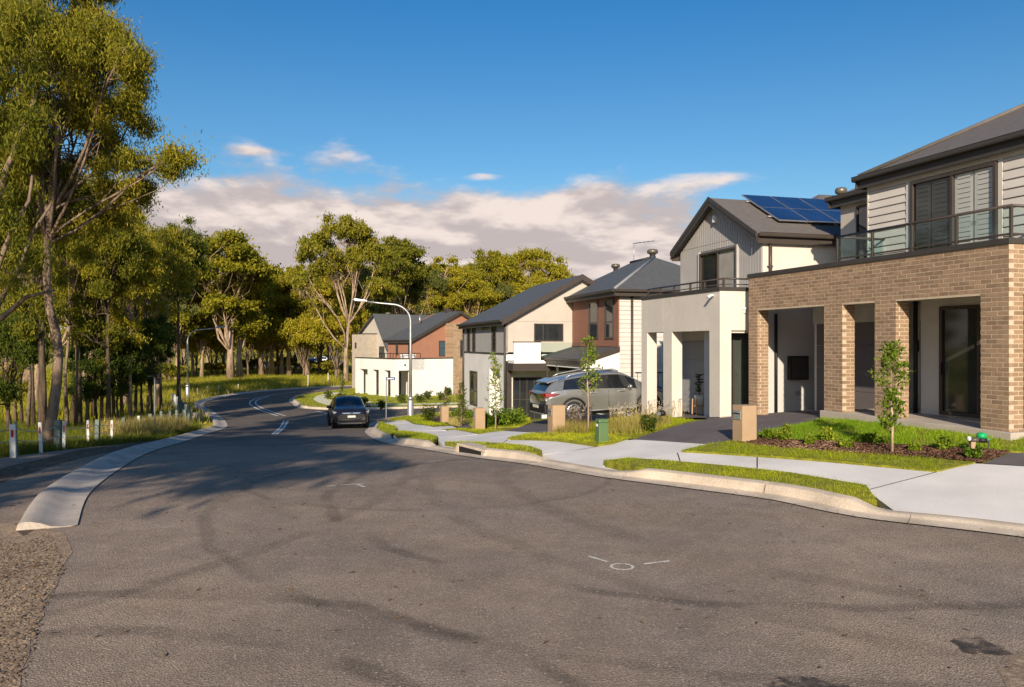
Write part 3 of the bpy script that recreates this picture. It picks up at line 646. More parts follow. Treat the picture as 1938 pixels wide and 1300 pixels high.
# ---- brick house (nearest) --------------------------------------------------
def brick_house():
    h = House('brick_house', 'brown brick house with pillared porch, glass balcony and beige boards above', (9.0, 14.42), 17.67, -1.62)
    W = 8.04; holes = [(.60, 2.69), (3.30, 4.32), (4.95, 7.63)]; TOP, OP, FL = 1.81, .9, -1.6
    # brickwork: mortar cores, then every brick
    core = []; e = .0035
    core.append((e, .35 - e, e, W - e, OP + .002, TOP))
    for a, b in ((0, .60), (2.69, 3.30), (4.32, 4.95)): core.append((e, .35 - e, a + e, b - e, FL, OP + .002))
    core.append((e, .35 - e, 7.63 + e, W - e, -1.95, OP + .002))
    core.append((.35 - e, 3.6, e, .35 - e, OP + .004, TOP - .002))
    h.part('mortar', MORTAR, core)
    B = []
    def face(kind, c, a0, a1, z0, z1, hol=(), off=0.):
        k = 0; z = TOP - .086
        while z > z0 - .08:
            zb, zt = max(z, z0), min(z + .070, z1)
            if zt - zb > .02:
                segs = [(a0, a1)]
                for (p, q, t) in hol:
                    if zb < t - .01:
                        n = []
                        for (u, v) in segs:
                            if p > u: n.append((u, min(p, v)))
                            if q < v: n.append((max(q, u), v))
                        segs = [w for w in n if w[1] - w[0] > .03]
                for (u, v) in segs:
                    i = math.floor((u - off) / .24) - 1
                    while i * .24 + off - .12 < v:
                        b0 = i * .24 + (k % 2) * .12 + off; i += 1
                        p, q = max(b0 + .008, u), min(b0 + .232, v)
                        if q - p > .03: B.append((kind, c, p, q, zb, zt))
            k += 1; z -= .086
    face('f', 0, 0, W, FL, TOP, [(a, b, OP) for a, b in holes] )
    face('f', 0, 7.63, W, -1.95, FL)
    face('s', 0, .08, .35, FL, OP, off=.11); face('s', 0, .08, 3.6, OP, TOP, off=.11)
    for y in (2.69, 4.32): face('s', y, .08, .35, FL, OP, off=.11)
    face('s', 7.63, .08, .35, -1.95, OP, off=.11)
    unit = MB().box(-.5, .5, -.5, .5, -.5, .5).mesh('brick', BRICK)
    rng = random.Random(4); L = []
    for (kind, c, p, q, zb, zt) in B:
        d = .08; pr = rng.uniform(-.0015, .0025)
        ctr, dim = ((c + d / 2 - pr, (p + q) / 2, (zb + zt) / 2), (d, q - p, zt - zb)) if kind == 'f' else (((p + q) / 2, c + d / 2 - pr, (zb + zt) / 2), (q - p, d, zt - zb))
        w = h.world(ctr[0], ctr[1]); L.append((math.hypot(*w) / max(dim[0], dim[1]) ** .2, ctr, dim))
    L.sort(key=lambda t: t[0])
    for _, c, d in L[:300]:
        o = link('brick', unit, h.root); o.location = (c[0], c[1], c[2] - h.base); o.scale = d
    m = h.mb()
    for _, c, d in L[300:]: m.box(c[0] - d[0] / 2, c[0] + d[0] / 2, c[1] - d[1] / 2, c[1] + d[1] / 2, c[2] - d[2] / 2, c[2] + d[2] / 2)
    m.build('brickwork', BRICK, h.root)['kind'] = 'stuff'
    # slab, cap, balcony
    h.part('porch_slab', M('porch_concrete', (.42, .37, .32), rough=.9, var=.1, sc=2, fine=.08, fsc=50), [(-.10, 6, -.12, 4.98, -2.3, -1.603)], bevel=.01)
    h.part('parapet_cap', CHARCOAL, [(-.03, .38, -.03, W + .03, TOP + .002, TOP + .11), (.38, 3.7, -.03, .38, TOP + .002, TOP + .11)], bevel=.006)
    h.part('balcony_floor', GREYWALL, [(.36, 3.6, .36, W - .02, 1.25, 1.4)])
    h.part('ceiling', M('soffit', (.55, .52, .48), rough=.8), [(.352, 1.9, .352, W - .02, 1.0, 1.06)])
    rail = h.rod('railing', [(.12, 4.63, 2.52), (.12, .06, 2.52)], .028)
    h.rod('top_rail', [(.12, .06, 2.52), (3.4, .06, 2.52)], .028, parent=rail); h.rod('top_rail', [(.12, 4.63, 2.52), (1.5, 4.63, 2.52)], .028, parent=rail)
    for (x, y) in ((.12, .06), (.12, 1.25), (.12, 2.37), (.12, 3.5), (.12, 4.63), (1.3, .06), (2.6, .06)):
        h.part('post', BRONZE, [(x - .025, x + .025, y - .025, y + .025, 1.93, 2.5)], rail, bevel=.004)
    h.part('bottom_rail', BRONZE, [(.105, .135, .09, 4.6, 1.985, 2.02)], rail); h.part('bottom_rail', BRONZE, [(.15, 3.3, .045, .075, 1.985, 2.02)], rail)
    gl = glassmat('balustrade_glass', (.86, .93, .92), .02)
    for a, b in ((.09, 1.22), (1.28, 2.34), (2.40, 3.47), (3.53, 4.60)): h.part('glass_panel', gl, [(.116, .124, a, b, 2.02, 2.49)], rail)
    h.part('glass_panel', gl, [(.15, 1.27, .056, .064, 2.02, 2.49)], rail); h.part('glass_panel', gl, [(1.33, 2.57, .056, .064, 2.02, 2.49)], rail)
    h.part('glass_panel', gl, [(.15, 1.45, 4.626, 4.634, 2.02, 2.49)], rail)
    # upper storey
    U = 1.5
    h.part('upper_wall', BEIGE, [(U, 10, -.9, 5.14, 1.3, 4.0), (2.8, 10, 5.14, 7.7, 1.3, 4.0)])
    dr = (1.52, 3.78)
    h.boards('f', U, -.9, 1.38, 1.42, 3.76, .19, BOARDB); h.boards('f', U, 3.95, 5.14, 1.42, 3.76, .19, BOARDB)
    h.part('trim', BOARDB, [(U - .034, U, 1.40, 1.50, 1.42, 3.76), (U - .034, U, 3.80, 3.93, 1.42, 3.76), (U - .03, U, -.9, 5.14, 3.765, 3.97), (U - .03, U + .06, 5.142, 5.18, 1.42, 3.97)])
    sh = M('white_shutter', (.60, .585, .56), rough=.6, var=.03)
    d = h.window('f', U, dr[0], dr[1], 1.42, 3.74, 'sliding_door', mull=(2.63,), fw=.075, glasses=[glassmat('shutter_glass', (.88, .89, .88), .03), glassmat('dim_glass', (.26, .28, .27), .05)], handle=(3.62, 2.45), depth=.07)
    h.part('room', M('dim_room', (.22, .215, .20)), [(U - .0035, U, dr[0] + .03, dr[1] - .03, 1.45, 3.7)], d)
    for (a, b) in ((1.60, 2.08), (2.12, 2.58), (2.75, 3.2), (3.24, 3.66)):
        h.part('shutter_frame', sh, [(U - .0075, U - .004, a, a + .07, 1.5, 3.62), (U - .0075, U - .004, b - .07, b, 1.5, 3.62), (U - .0075, U - .004, a, b, 3.56, 3.66), (U - .0075, U - .004, a, b, 2.50, 2.6)], d)
        z = 1.56
        while z < 3.5:
            if abs(z - 2.5) > .1: h.part('slat', sh, [(U - .0105 , U - .008, a + .05, b - .05, z, z + .088)], d)
            z += .105
    h.window('f', 2.8, 6.3, 7.05, 1.5, 3.78, fw=.05)
    # roof: hip over the front block, lower hip behind at the left
    ez = 4.13; y1 = 5.36; x0 = 1.32; s = 4.2; rz = ez + s * .525
    h.slabs('roof', ROOFB, [[(x0, y1, ez), (x0, -2.2, ez), (x0 + s, -2.2 , rz), (x0 + s, y1 - s, rz)], [(x0, y1, ez), (x0 + s, y1 - s, rz), (11, y1 - s, rz), (11, y1, ez)]], .05)
    h.rod('hip_cap', [(x0 + .02, y1 - .02, ez + .045), (x0 + s, y1 - s, rz + .03)], .055, ROOFB)
    h.gutter((x0, y1 + .06, ez - .09), (x0, -2.2, ez - .09)); h.gutter((9, y1, ez - .09), (x0 - .06, y1, ez - .09))
    h.slabs('roof', ROOFB, [[(2.6, 7.92, ez), (2.6, 4, ez), (4.6, 4, ez + 1.05), (4.6, 5.9, ez + 1.05)], [(2.6, 7.92, ez), (4.6, 5.9, ez + 1.05), (11, 5.9, ez + 1.05), (11, 7.92, ez)]], .05)
    h.gutter((2.6, 7.98, ez - .09), (2.6, y1, ez - .09)); h.gutter((9, 7.92, ez - .09), (2.54, 7.92, ez - .09))
    # ground floor inside the porch
    h.part('lower_wall', M('warm_white_render', (.64, .61, .57), rough=.85, var=.04), [(U, 9, -.9, 3.53, -1.6, 1.0), (2.5, 9, 3.53, 4.75, -1.6, 1.0), (1.95, 9, 4.75, 7.75, -1.9, 1.0)])
    h.part('beam', M('grey_beam', (.5, .48, .45), rough=.8), [(1.9, 1.945, 4.75, 7.75, .55, 1.0)])  # plain grey lintel above the garage door
    gd = h.part('garage_door', M('plum_grey_door', (.13, .115, .12), rough=.6, var=.05), [(1.90, 1.94, 4.85, 7.6, -1.85 + k * .6, -1.85 + k * .6 + .592) for k in range(4)], bevel=.004)
    h.window('f', U, .9, 2.96, -1.57, .82, 'sliding_door', mull=(1.95,), fw=.08, glass=M('door_glass', (.035, .04, .036), rough=.06, spec=.6), handle=(2.86, -.55), depth=.06)
    d = h.part('front_door', M('dark_door', (.09, .08, .075), rough=.5), [(2.44, 2.5, 3.62, 4.5, -1.58, .55)])
    h.part('handle', STEEL, [(2.39, 2.43, 3.72, 3.75, -.8, -.3)], d)
    h.part('wall_light', BLACK, [(2.40, 2.5, 4.58, 4.66, -.2, .08)], bevel=.01)
    h.pipe([(1.44, 3.62, 1.0), (1.44, 3.62, -1.6)], .05, BLACK)
    h.boards('s', -.005, .36, 1.4, -1.45, .85, .12, BOARDB)
    h.part('garden_tap', STEEL, [(.6, .75, -.09, -.02, -1.42, -1.36)])
    vent(h, 6.2, 10.2, 4.95); return h
H1 = brick_house()

# ---- cream house with the solar panels ---------------------------------------
def gable_house():
    h = House('cream_house', 'cream rendered house with grey gable, roof balcony and blue solar panels', (5.82, 22.3), 16, -2.15)
    W, TOP, OP = 5.08, 1.48, .37
    cols = [(0, .57), (2.87, 3.46), (4.65, W)]
    h.part('portico', CREAM, [(0, .36, 0, W, OP, TOP), (.36, 1.5, 0, .36, OP, TOP), (.36, 1.5, W - .36, W, OP, TOP)] + [(0, .36, a, b, -2.75, OP - .0005) for a, b in cols])
    h.part('render_joint', M('joint', (.45, .40, .35)), [(-.004, 0, y, y + .012, OP, TOP) for y in (2.86, 3.47, 4.66)])
    h.part('parapet_cap', CHARCOAL, [(-.03, .4, -.03, W + .03, TOP + .002, TOP + .11), (.4, 1.5, -.03, .4, TOP + .002, TOP + .11)], bevel=.006)
    h.part('balcony_floor', GREYWALL, [(.36, 1.5, .36, W - .36, 1.0, 1.2)])
    rail = h.rod('railing', [(.15, W - .2, 1.83), (.15, .05, 1.83)], .026)
    h.rod('top_rail', [(.15, .05, 1.83), (1.5, .05, 1.83)], .026, parent=rail); h.rod('mid_rail', [(.15, W - .2, 1.67), (.15, .05, 1.67)], .014, parent=rail); h.rod('mid_rail', [(.15, .05, 1.67), (1.5, .05, 1.67)], .014, parent=rail)
    for y in (.05, 1.1, 1.95, 3.0, 3.95, W - .2): h.part('post', BRONZE, [(.125, .175, y - .025, y + .025, TOP + .11, 1.81)], rail)
    h.part('post', BRONZE, [(1.1, 1.15, .025, .075, TOP + .11, 1.81)], rail)
    # upper gable wall with vertical cladding
    U = 1.5; y0, y1, ym = .2, 5.12, 2.70; ez, pk = 3.16, 4.52
    def gz(y): return ez + (pk - ez) * (1 - abs(y - ym) / (ym - y0 + .02))
    m = h.mb(); m.prism([(U, y0, -2), (U, y1, -2), (U, y1, ez), (U, ym, pk), (U, y0, ez)], [(9.5, y0, -2), (9.5, y1, -2), (9.5, y1, ez), (9.5, ym, pk), (9.5, y0, ez)]); m.build('upper_wall', CREAM, h.root)
    win = (1.47, 3.72, 1.3, 2.95)
    y = y0 + .02
    while y < y1 - .05:
        yb = min(y + .125, y1); zt = min(gz(y), gz(yb)) - .02
        for (a, b) in (((1.2, win[3] + .02) if not (yb > win[0] and y < win[1]) else (win[3] + .03, win[3] + .03)), ((3.20, zt))):
            b = min(b, zt)
            if a > 3.1: a = 3.20
            elif not (yb > win[0] and y < win[1]): b = min(3.185, zt)
            if b - a > .03: h.part('batten_board', GREYWALL, [(U - .022, U, y + .006, yb - .006, a, b)])
        if yb > win[0] and y < win[1]: h.part('batten_board', GREYWALL, [(U - .022, U, y + .006, yb - .006, win[3] + .06, 3.185)])
        y += .14
    h.part('cladding_backing', M('cladding_groove', (.27, .255, .25)), [(U - .006, U, y0, y1, 1.2, ez)])
    w = h.window('f', U, win[0], win[1], win[2], win[3], 'sliding_door', mull=(2.58,), fw=.07, glasses=[M('blind_glass', (.34, .325, .30), rough=.15, spec=.6), DARKGLASS], depth=.08)
    h.part('trim', GREYWALL, [(U - .09, U, win[0] - .06, win[0] - .004, win[2], win[3] + .05), (U - .09, U, win[1] + .004, win[1] + .06, win[2], win[3] + .05)], w)
    h.part('wall_light', M('white_plastic', (.7, .7, .68), rough=.4), [(U - .14, U - .022, 2.66, 2.78, 3.84, 4.06)], bevel=.012)
    # roof
    x0 = 1.22; ov = .16; sl = (pk - ez) / (ym - y0); zE = ez - ov * sl + .07; zP = pk + .09
    a = [(x0, y0 - ov, zE), (x0, ym, zP), (10.5, ym, zP), (10.5, y0 - ov, zE)]; b = [(x0, y1 + ov, zE), (10.5, y1 + ov, zE), (10.5, ym, zP), (x0, ym, zP)]
    rf = h.slabs('roof', ROOFB, [a, b], .05)
    for (ya, yb) in ((y0 - ov, ym), (y1 + ov, ym)):
        h.mb().prism([(x0 - .03, ya, zE - .24), (x0 - .03, yb, zP - .24), (x0 - .03, yb, zP + .03), (x0 - .03, ya, zE + .03)], [(x0 + .0, ya, zE - .24), (x0 + .0, yb, zP - .24), (x0 + .0, yb, zP + .03), (x0 + .0, ya, zE + .03)]).build('barge_board', CHARCOAL, h.root)
        h.mb().prism([(x0 - .05, ya, zE - .10), (x0 - .05, yb, zP - .10), (x0 - .05, yb, zP + .04), (x0 - .05, ya, zE + .04)], [(x0 - .031, ya, zE - .10), (x0 - .031, yb, zP - .10), (x0 - .031, yb, zP + .04), (x0 - .031, ya, zE + .04)]).build('barge_cap', CHARCOAL, h.root)
    h.gutter((x0 + .02, y0 - ov, zE - .09), (10, y0 - ov, zE - .09), BRONZE)
    h.gutter((10, y1 + ov, zE - .09), (x0 + .02, y1 + ov, zE - .09), BRONZE)
    # solar panels on the near slope
    n = Vector((0, -sl, 1)).normalized()
    def rp(x, t, o): q = Vector((x, y0 - ov + (ym - y0 + ov) * t, zE + (zP - zE) * t)) + n * o; return (q.x, q.y, q.z)
    cell = M('solar_cell', (.012, .028, .085), rough=.12, var=.25, sc=2, spec=.7)
    for k in range(5):
        xa = 2.45 + k * 1.06; xb = xa + 1.03
        f = h.slabs('solar_panel', STEEL, [[rp(xa, .30, .12), rp(xa, 1.06, .12), rp(xb, 1.06, .12), rp(xb, .30, .12)]], .035)
        for (t0, t1) in ((.312, .665), (.68, 1.05)):
            h.slabs('solar_cells', cell, [[rp(xa + .02, t0, .126), rp(xa + .02, t1, .126), rp(xb - .02, t1, .126), rp(xb - .02, t0, .126)]], .008, f)
    for t in (.45, .9): h.rod('mounting_rail', [rp(2.35, t, .055), rp(7.8, t, .055)], .025, STEEL)
    # side details
    h.pipe([(1.72, y0 - .06, ez - .1), (1.72, y0 - .06, TOP)], .05); h.part('pipe_bracket', BRONZE, [(1.64, 1.8, y0 - .08, y0, 2.2, 2.24)])
    h.part('side_wall', M('grey_render', (.50, .49, .48), rough=.85, var=.04, sc=1.5), [(1.35, 3.25, -.02, .19, -2.75, 1.6), (.36, 9, .6, 1.5, -2.75, 1.0)])
    h.part('side_wall', CREAM, [(.36, 1.35, .08, .3, .30, 1.4)])
    h.window('s', .58, .42, 1.32, -2.15, .28, 'side_door', mull=(.78,), fw=.06, glasses=[DARKGLASS, M('green_glass', (.05, .06, .052), rough=.05, spec=.7)])
    h.pipe([(1.76, -.07, .85), (1.76, -.07, -2.3)], .045, BLACK)
    mbx = h.part('meter_box', BLACK, [(2.16, 2.78, -.17, -.02, -1.04, -.36)], bevel=.012); h.part('cover', CHARCOAL, [(2.2, 2.74, -.178, -.171, -1.0, -.4)], mbx)
    h.part('power_outlet', STEEL, [(2.42, 2.56, -.05, -.02, -1.5, -1.38)], bevel=.008)
    for q in ((.30, -.06, 1.33),):
        cmr = h.mb().tube([(-.02, .3, 1.37), (-.10, .32, 1.36), (-.2, .30, 1.31)], [.03, .04, .045], 10).build('security_camera', M('white_plastic', (.7, .7, .68)), h.root, smooth=True)
    h.mb().lathe([(.03, 0), (.05, .03), (.05, .10), (.09, .12), (.09, .16), (.02, .17)], (.78, .0, .85), 12).build('flood_light', M('white_plastic', (.7, .7, .68)), h.root, smooth=True)
    # garage inside the portico
    h.part('porch_back_wall', CREAM, [(1.34, 1.5, .36, 3.05, -2.7, 1.0), (1.34, 1.5, 3.05, W, .10, 1.0)])
    h.part('garage_door', M('blue_grey_door', (.33, .34, .36), rough=.6, var=.05), [(1.38, 1.42, 3.06, W - .02, -2.32 + k * .6, -2.32 + k * .6 + .594) for k in range(4)], bevel=.004)
    sheet('porch_paving', DRIVE, [h.world(-.25, -.02), h.world(-.2, W + .1), h.world(2.0, W + .1), h.world(2.0, -.02)], KH + .02, .4)
    # small wing and roof behind on the left
    h.part('rear_wall', GREYWALL, [(2.6, 8, 5.14, 6.3, -2.5, 3.0)])
    h.slabs('roof', ROOFB, [[(2.4, 6.5, 3.06), (2.4, 5.0, 3.06), (4.4, 5.0, 4.05), (4.4, 6.5, 4.05)]], .05); h.gutter((2.4, 6.55, 2.98), (2.4, 5.25, 2.98))
    h.part('rear_upper_wall', CREAM, [(6.0, 12.5, 3.9, 7.6, -2.5, 4.35)])
    h.slabs('roof', ROOFB, [[(5.7, 7.9, 4.4), (5.7, 3.6, 4.4), (7.6, 5.75, 5.6)], [(5.7, 3.6, 4.4), (12.8, 3.6, 4.4), (12.8, 5.75, 5.6), (7.6, 5.75, 5.6)], [(12.8, 7.9, 4.4), (5.7, 7.9, 4.4), (7.6, 5.75, 5.6), (12.8, 5.75, 5.6)]], .05)
    vent(h, 8.25, 5.35, 5.42, .2); return h
H2 = gable_house()

# ---- terracotta house ---------------------------------------------------------
def terracotta_house():
    h = House('terracotta_house', 'two storey house with terracotta panel front, white boards and hipped slate roof', (4.83, 36), 15.5, -3.25)
    h.part('upper_wall', TERRA, [(0, 3, .06, 7.9, -.14, 2.2)]); h.part('trim', TERRA, [(-.03, 0, 0, .12, -.14, 2.2), (-.03, 0, 7.78, 7.9, -.14, 2.2), (-.03, 0, .12, 7.78, -.14, -.06)])
    h.part('side_backing', BOARDW, [(.0, 9, .03, 1, -3.3, -.14), (.06, 9, .03, 1, -.14, 2.2)])
    h.boards('s', .028, .02, 6.8, -3.3, 2.2, .2, BOARDW)
    h.part('corner_trim', TERRA, [(-.02, .02, -.015, .03, -.14, 2.2)])
    h.window('f', 0, .55, 1.62, .22, 2.07, mull=(), trans=(1.0,), fw=.08); h.window('f', 0, 2.48, 3.70, .22, 2.07, trans=(1.0,), fw=.08)
    h.part('set_back_wall', BOARDW, [(.95, 6, 7.9, 9.7, -3.3, 2.1)]); h.boards('f', .95, 7.92, 9.7, -.9, 2.1, .2, BOARDW, [(8.15, 9.0, .1, 1.75)])
    h.window('f', .95, 8.2, 8.95, .15, 1.7, fw=.06)
    # roof
    e = .35; ez = 2.42; s = 3.75; rz = 4.35; D = 7.5; y0, y1, x0, x1 = -e, 8.55, -e, D - e
    A = [(x0, y0, ez), (x0 + s, y0 + s, rz), (x0 + s, y1 - 2.2, rz), (x0, y1, ez)]; Bp = [(x0, y0, ez), (x1, y0, ez), (x0 + s, y0 + s, rz)]
    C = [(x1, y0, ez), (x1, y1, ez), (x0 + s, y1 - 2.2, rz), (x0 + s, y0 + s, rz)]; Dp = [(x0, y1, ez), (x0 + s, y1 - 2.2, rz), (x1, y1, ez)]
    rf = h.slabs('roof', ROOF, [A, Bp, C, Dp], .05)
    hc = M('hip_flashing', (.22, .225, .25), rough=.5); h.rod('hip_cap', [(x0, y0, ez + .04), (x0 + s, y0 + s, rz + .03)], .07, hc); h.rod('ridge_cap', [(x0 + s, y0 + s, rz + .03), (x0 + s, y1 - 2.2, rz + .03)], .07, ROOF)
    h.gutter((x0, y1, ez - .1), (x0, y0, ez - .1)); h.gutter((x0, y0, ez - .1), (x1, y0, ez - .1), BRONZE)
    h.part('eave_board', CHARCOAL, [(-.05, 0, -.02, 7.95, 2.2, 2.33)])
    h.slabs('roof', ROOF, [[(.7, 9.85, 2.2), (.7, 8.2, 2.2), (2.2, 8.2, 3.0), (2.2, 9.85, 3.0)]], .05); h.gutter((.7, 9.85, 2.1), (.7, 8.6, 2.1))
    h.pipe([(.62, -.06, 2.3), (.62, -.06, -3.3)], .06, BRONZE)
    vent(h, x0 + s + .05, y0 + s + .35, rz + .05, .26, rf); vent(h, x0 + s + .5, y0 + s + 6.2, rz - .12, .24, rf)
    an = h.rod('antenna', [(x0 + s + .3, y0 + s + 3.2, rz), (x0 + s + .3, y0 + s + 3.2, rz + 1.1)], .018, STEEL)
    h.rod('antenna_boom', [(x0 + s + .3, y0 + s + 3.2, rz + 1.1), (x0 + s + 1.0, y0 + s + 1.6, rz + 1.1)], .02, STEEL, an)
    for k in range(6):
        p = Vector((x0 + s + .3 + .12 * k, y0 + s + 3.2 - .27 * k, rz + 1.1)); h.rod('antenna_element', [p + Vector((-.2, -.09, 0)), p + Vector((.2, .09, 0))], .01, STEEL, an, 5)
    # porch roof along the front
    po = -1.9
    h.slabs('porch_roof', ROOF, [[(po, 9.9, -.72), (po, -.12, -.72), (0, -.12, -.16), (0, 9.9, -.16)]], .05)
    h.gutter((po, 9.9, -.82), (po, -.12, -.82), BRONZE)
    h.mb().prism([(po, -.125, -.95), (po, -.125, -.70), (0, -.125, -.13), (0, -.125, -.38)], [(po, -.095, -.95), (po, -.095, -.70), (0, -.095, -.13), (0, -.095, -.38)]).build('barge_board', BRONZE, h.root)
    h.mb().prism([(-1.75, -.09, -1.35), (-1.75, -.09, -.95), (0, -.09, -.4), (0, -.09, -1.35)], [(-1.75, .0, -1.35), (-1.75, .0, -.95), (0, .0, -.4), (0, .0, -1.35)]).build('gable_infill', WHITE, h.root)
    for y in (.0, 3.3, 4.9, 6.6, 8.0, 9.7): h.part('porch_post', CHARCOAL, [(po + .05, po + .15, y, y + .1, -3.4, -.85)])
    h.part('porch_beam', WHITE, [(po + .06, po + .14, 0, 9.8, -1.12, -.9)])
    h.part('lower_wall', WHITE, [(0, 3, .06, 4.2, -3.4, -.2), (.3, 3, 4.2, 9.7, -3.4, -.2)])
    h.part('garage_door', M('dark_brown_door', (.06, .045, .04), rough=.6), [(-.04, 0, .5, 3.3, -3.3 + k * .58, -3.3 + k * .58 + .57) for k in range(4)])
    h.window('f', .3, 5.0, 6.2, -3.1, -1.3, fw=.07)
    # metal fence beside the driveway
    f = h.rod('side_fence', [(.2, -1.35, -1.28), (7, -1.35, -1.28)], .025, BLACK); h.rod('bottom_rail', [(.2, -1.35, -2.3), (7, -1.35, -2.3)], .02, BLACK, f)
    for k in range(33): h.rod('picket', [(.3 + k * .2, -1.35, -3.2), (.3 + k * .2, -1.35, -1.29)], .012, BLACK, f, 5)
    return h
H3 = terracotta_house()

# ---- grey and white house -----------------------------------------------------
def grey_house():
    h = House('grey_white_house', 'grey and white two storey house with big plain roof and four slim windows', (-.3, 41), 15.7, -3.98)
    W = 10.2
    h.part('lower_wall', WHITE, [(0, 7, 0, 1.3, -4.3, -.56), (0, 7, 3.5, W, -4.3, -.56), (.0, 7, 1.3, 3.5, -1.38, -.56), (1.2, 7, 1.3, 3.5, -4.3, -1.38)])
    h.part('upper_wall', GREYWALL, [(-.02, .1, 0, W, -.49, 1.22)]); h.part('band', CHARCOAL, [(-.05, .08, -.03, W + .03, -.56, -.49)])
    h.part('cladding_joint', M('cladding_groove', (.27, .255, .25)), [(-.026, -.02, y, y + .02, -.49, 1.2) for y in (1.75, 6.5)])
    h.window('f', -.02, 1.95, 2.86, -.40, 1.02, fw=.07, trans=(.3,)); h.window('f', -.02, 6.85, 7.65, -.44, 1.03, fw=.07, trans=(.3,)); h.window('f', -.02, 8.27, 9.13, -.45, 1.02, fw=.07, trans=(.3,))
    h.window('f', -.02, 3.6, 5.3, .70, 1.17, fw=.06, frame=GREYWALL, glass=M('green_glass_tint', (.035, .085, .06), rough=.08, spec=.6))
    h.window('f', 0, 6.45, 8.4, -3.72, -1.66, fw=.08, mull=(7.3,), trans=(-2.85,), glasses=[M('curtain_glass', (.16, .14, .09), rough=.12, spec=.5), DARKGLASS])
    # gable side wall and roof
    ez, pk, xp = 1.3, 3.55, 4.05
    h.mb().prism([(0, 0, -.45), (0, 0, ez), (xp, 0, pk), (2 * xp, 0, ez), (2 * xp, 0, -.45)], [(0, 8.6, -.45), (0, 8.6, ez), (xp, 8.6, pk), (2 * xp, 8.6, ez), (2 * xp, 8.6, -.45)]).build('gable_wall', BEIGE, h.root)
    h.mb().box(0, .09, 8.6, W, 1.2, 1.28).build('eave_board', CHARCOAL, h.root)
    h.part('cladding_joint', M('cladding_groove', (.27, .255, .25)), [(.1, 6, -.006, 0, 1.14, 1.155)])
    o = .3; sl = (pk - ez) / xp; zE = ez - o * sl + .07; zP = pk + .07
    h.slabs('roof', ROOF, [[(-o, W + .35, zE), (-o, -.32, zE), (xp, -.32, zP), (xp, 8.2, zP)], [(2 * xp + o, -.32, zE), (2 * xp + o, 8.8, zE), (xp, 8.2, zP), (xp, -.32, zP)], [(-o, W + .35, zE), (xp, 8.2, zP), (2 * xp + o, W + .3, zE)]], .06)
    for xa, xb in ((-o, xp), (2 * xp + o, xp)):
        h.mb().prism([(xa, -.35, zE - .28), (xa, -.35, zE + .03), (xb, -.35, zP + .03), (xb, -.35, zP - .28)], [(xa, -.32, zE - .28), (xa, -.32, zE + .03), (xb, -.32, zP + .03), (xb, -.32, zP - .28)]).build('barge_board', BRONZE, h.root)
    h.gutter((-o, W + .35, zE - .1), (-o, -.35, zE - .1))
    h.pipe([(-.07, .02, 1.2), (-.07, .02, -4.2)], .06, CHARCOAL); h.pipe([(-.07, W - .1, 1.2), (-.07, W - .1, -4.2)], .06, CHARCOAL)
    # balcony and glass doors at the side
    bal = h.part('balcony_wall', WHITE, [(.05, 1.45, -1.3, -1.18, -.85, .05), (1.33, 1.45, -1.18, 0, -.85, .05), (.05, 5, -1.3, 0, -1.0, -.85)])
    h.part('parapet_cap', CHARCOAL, [(.03, 1.47, -1.32, -1.16, .052, .10)], bal)
    h.part('glass_panel', glassmat('balustrade_glass', (.86, .93, .92), .02), [(1.5, 4.5, -1.27, -1.25, -.8, .05)], bal)
    h.window('s', 0, 1.5, 3.1, .12, 1.04, mull=(2.0,), fw=.06)
    h.part('beam', BRONZE, [(.0, 5, -1.28, -.02, -1.38, -1.02)]); h.part('corner_post', BRONZE, [(-.02, .22, -.22, -.01, -4.3, -.9)])
    h.part('side_lower_wall', WHITE, [(.1, 7, -.02, 0, -4.3, -.9)])
    h.window('s', -.02, .34, 1.9, -4.0, -1.75, 'glass_door', mull=(.72, 1.1, 1.5), trans=(-2.9,), fw=.06)
    return h
H4 = grey_house()

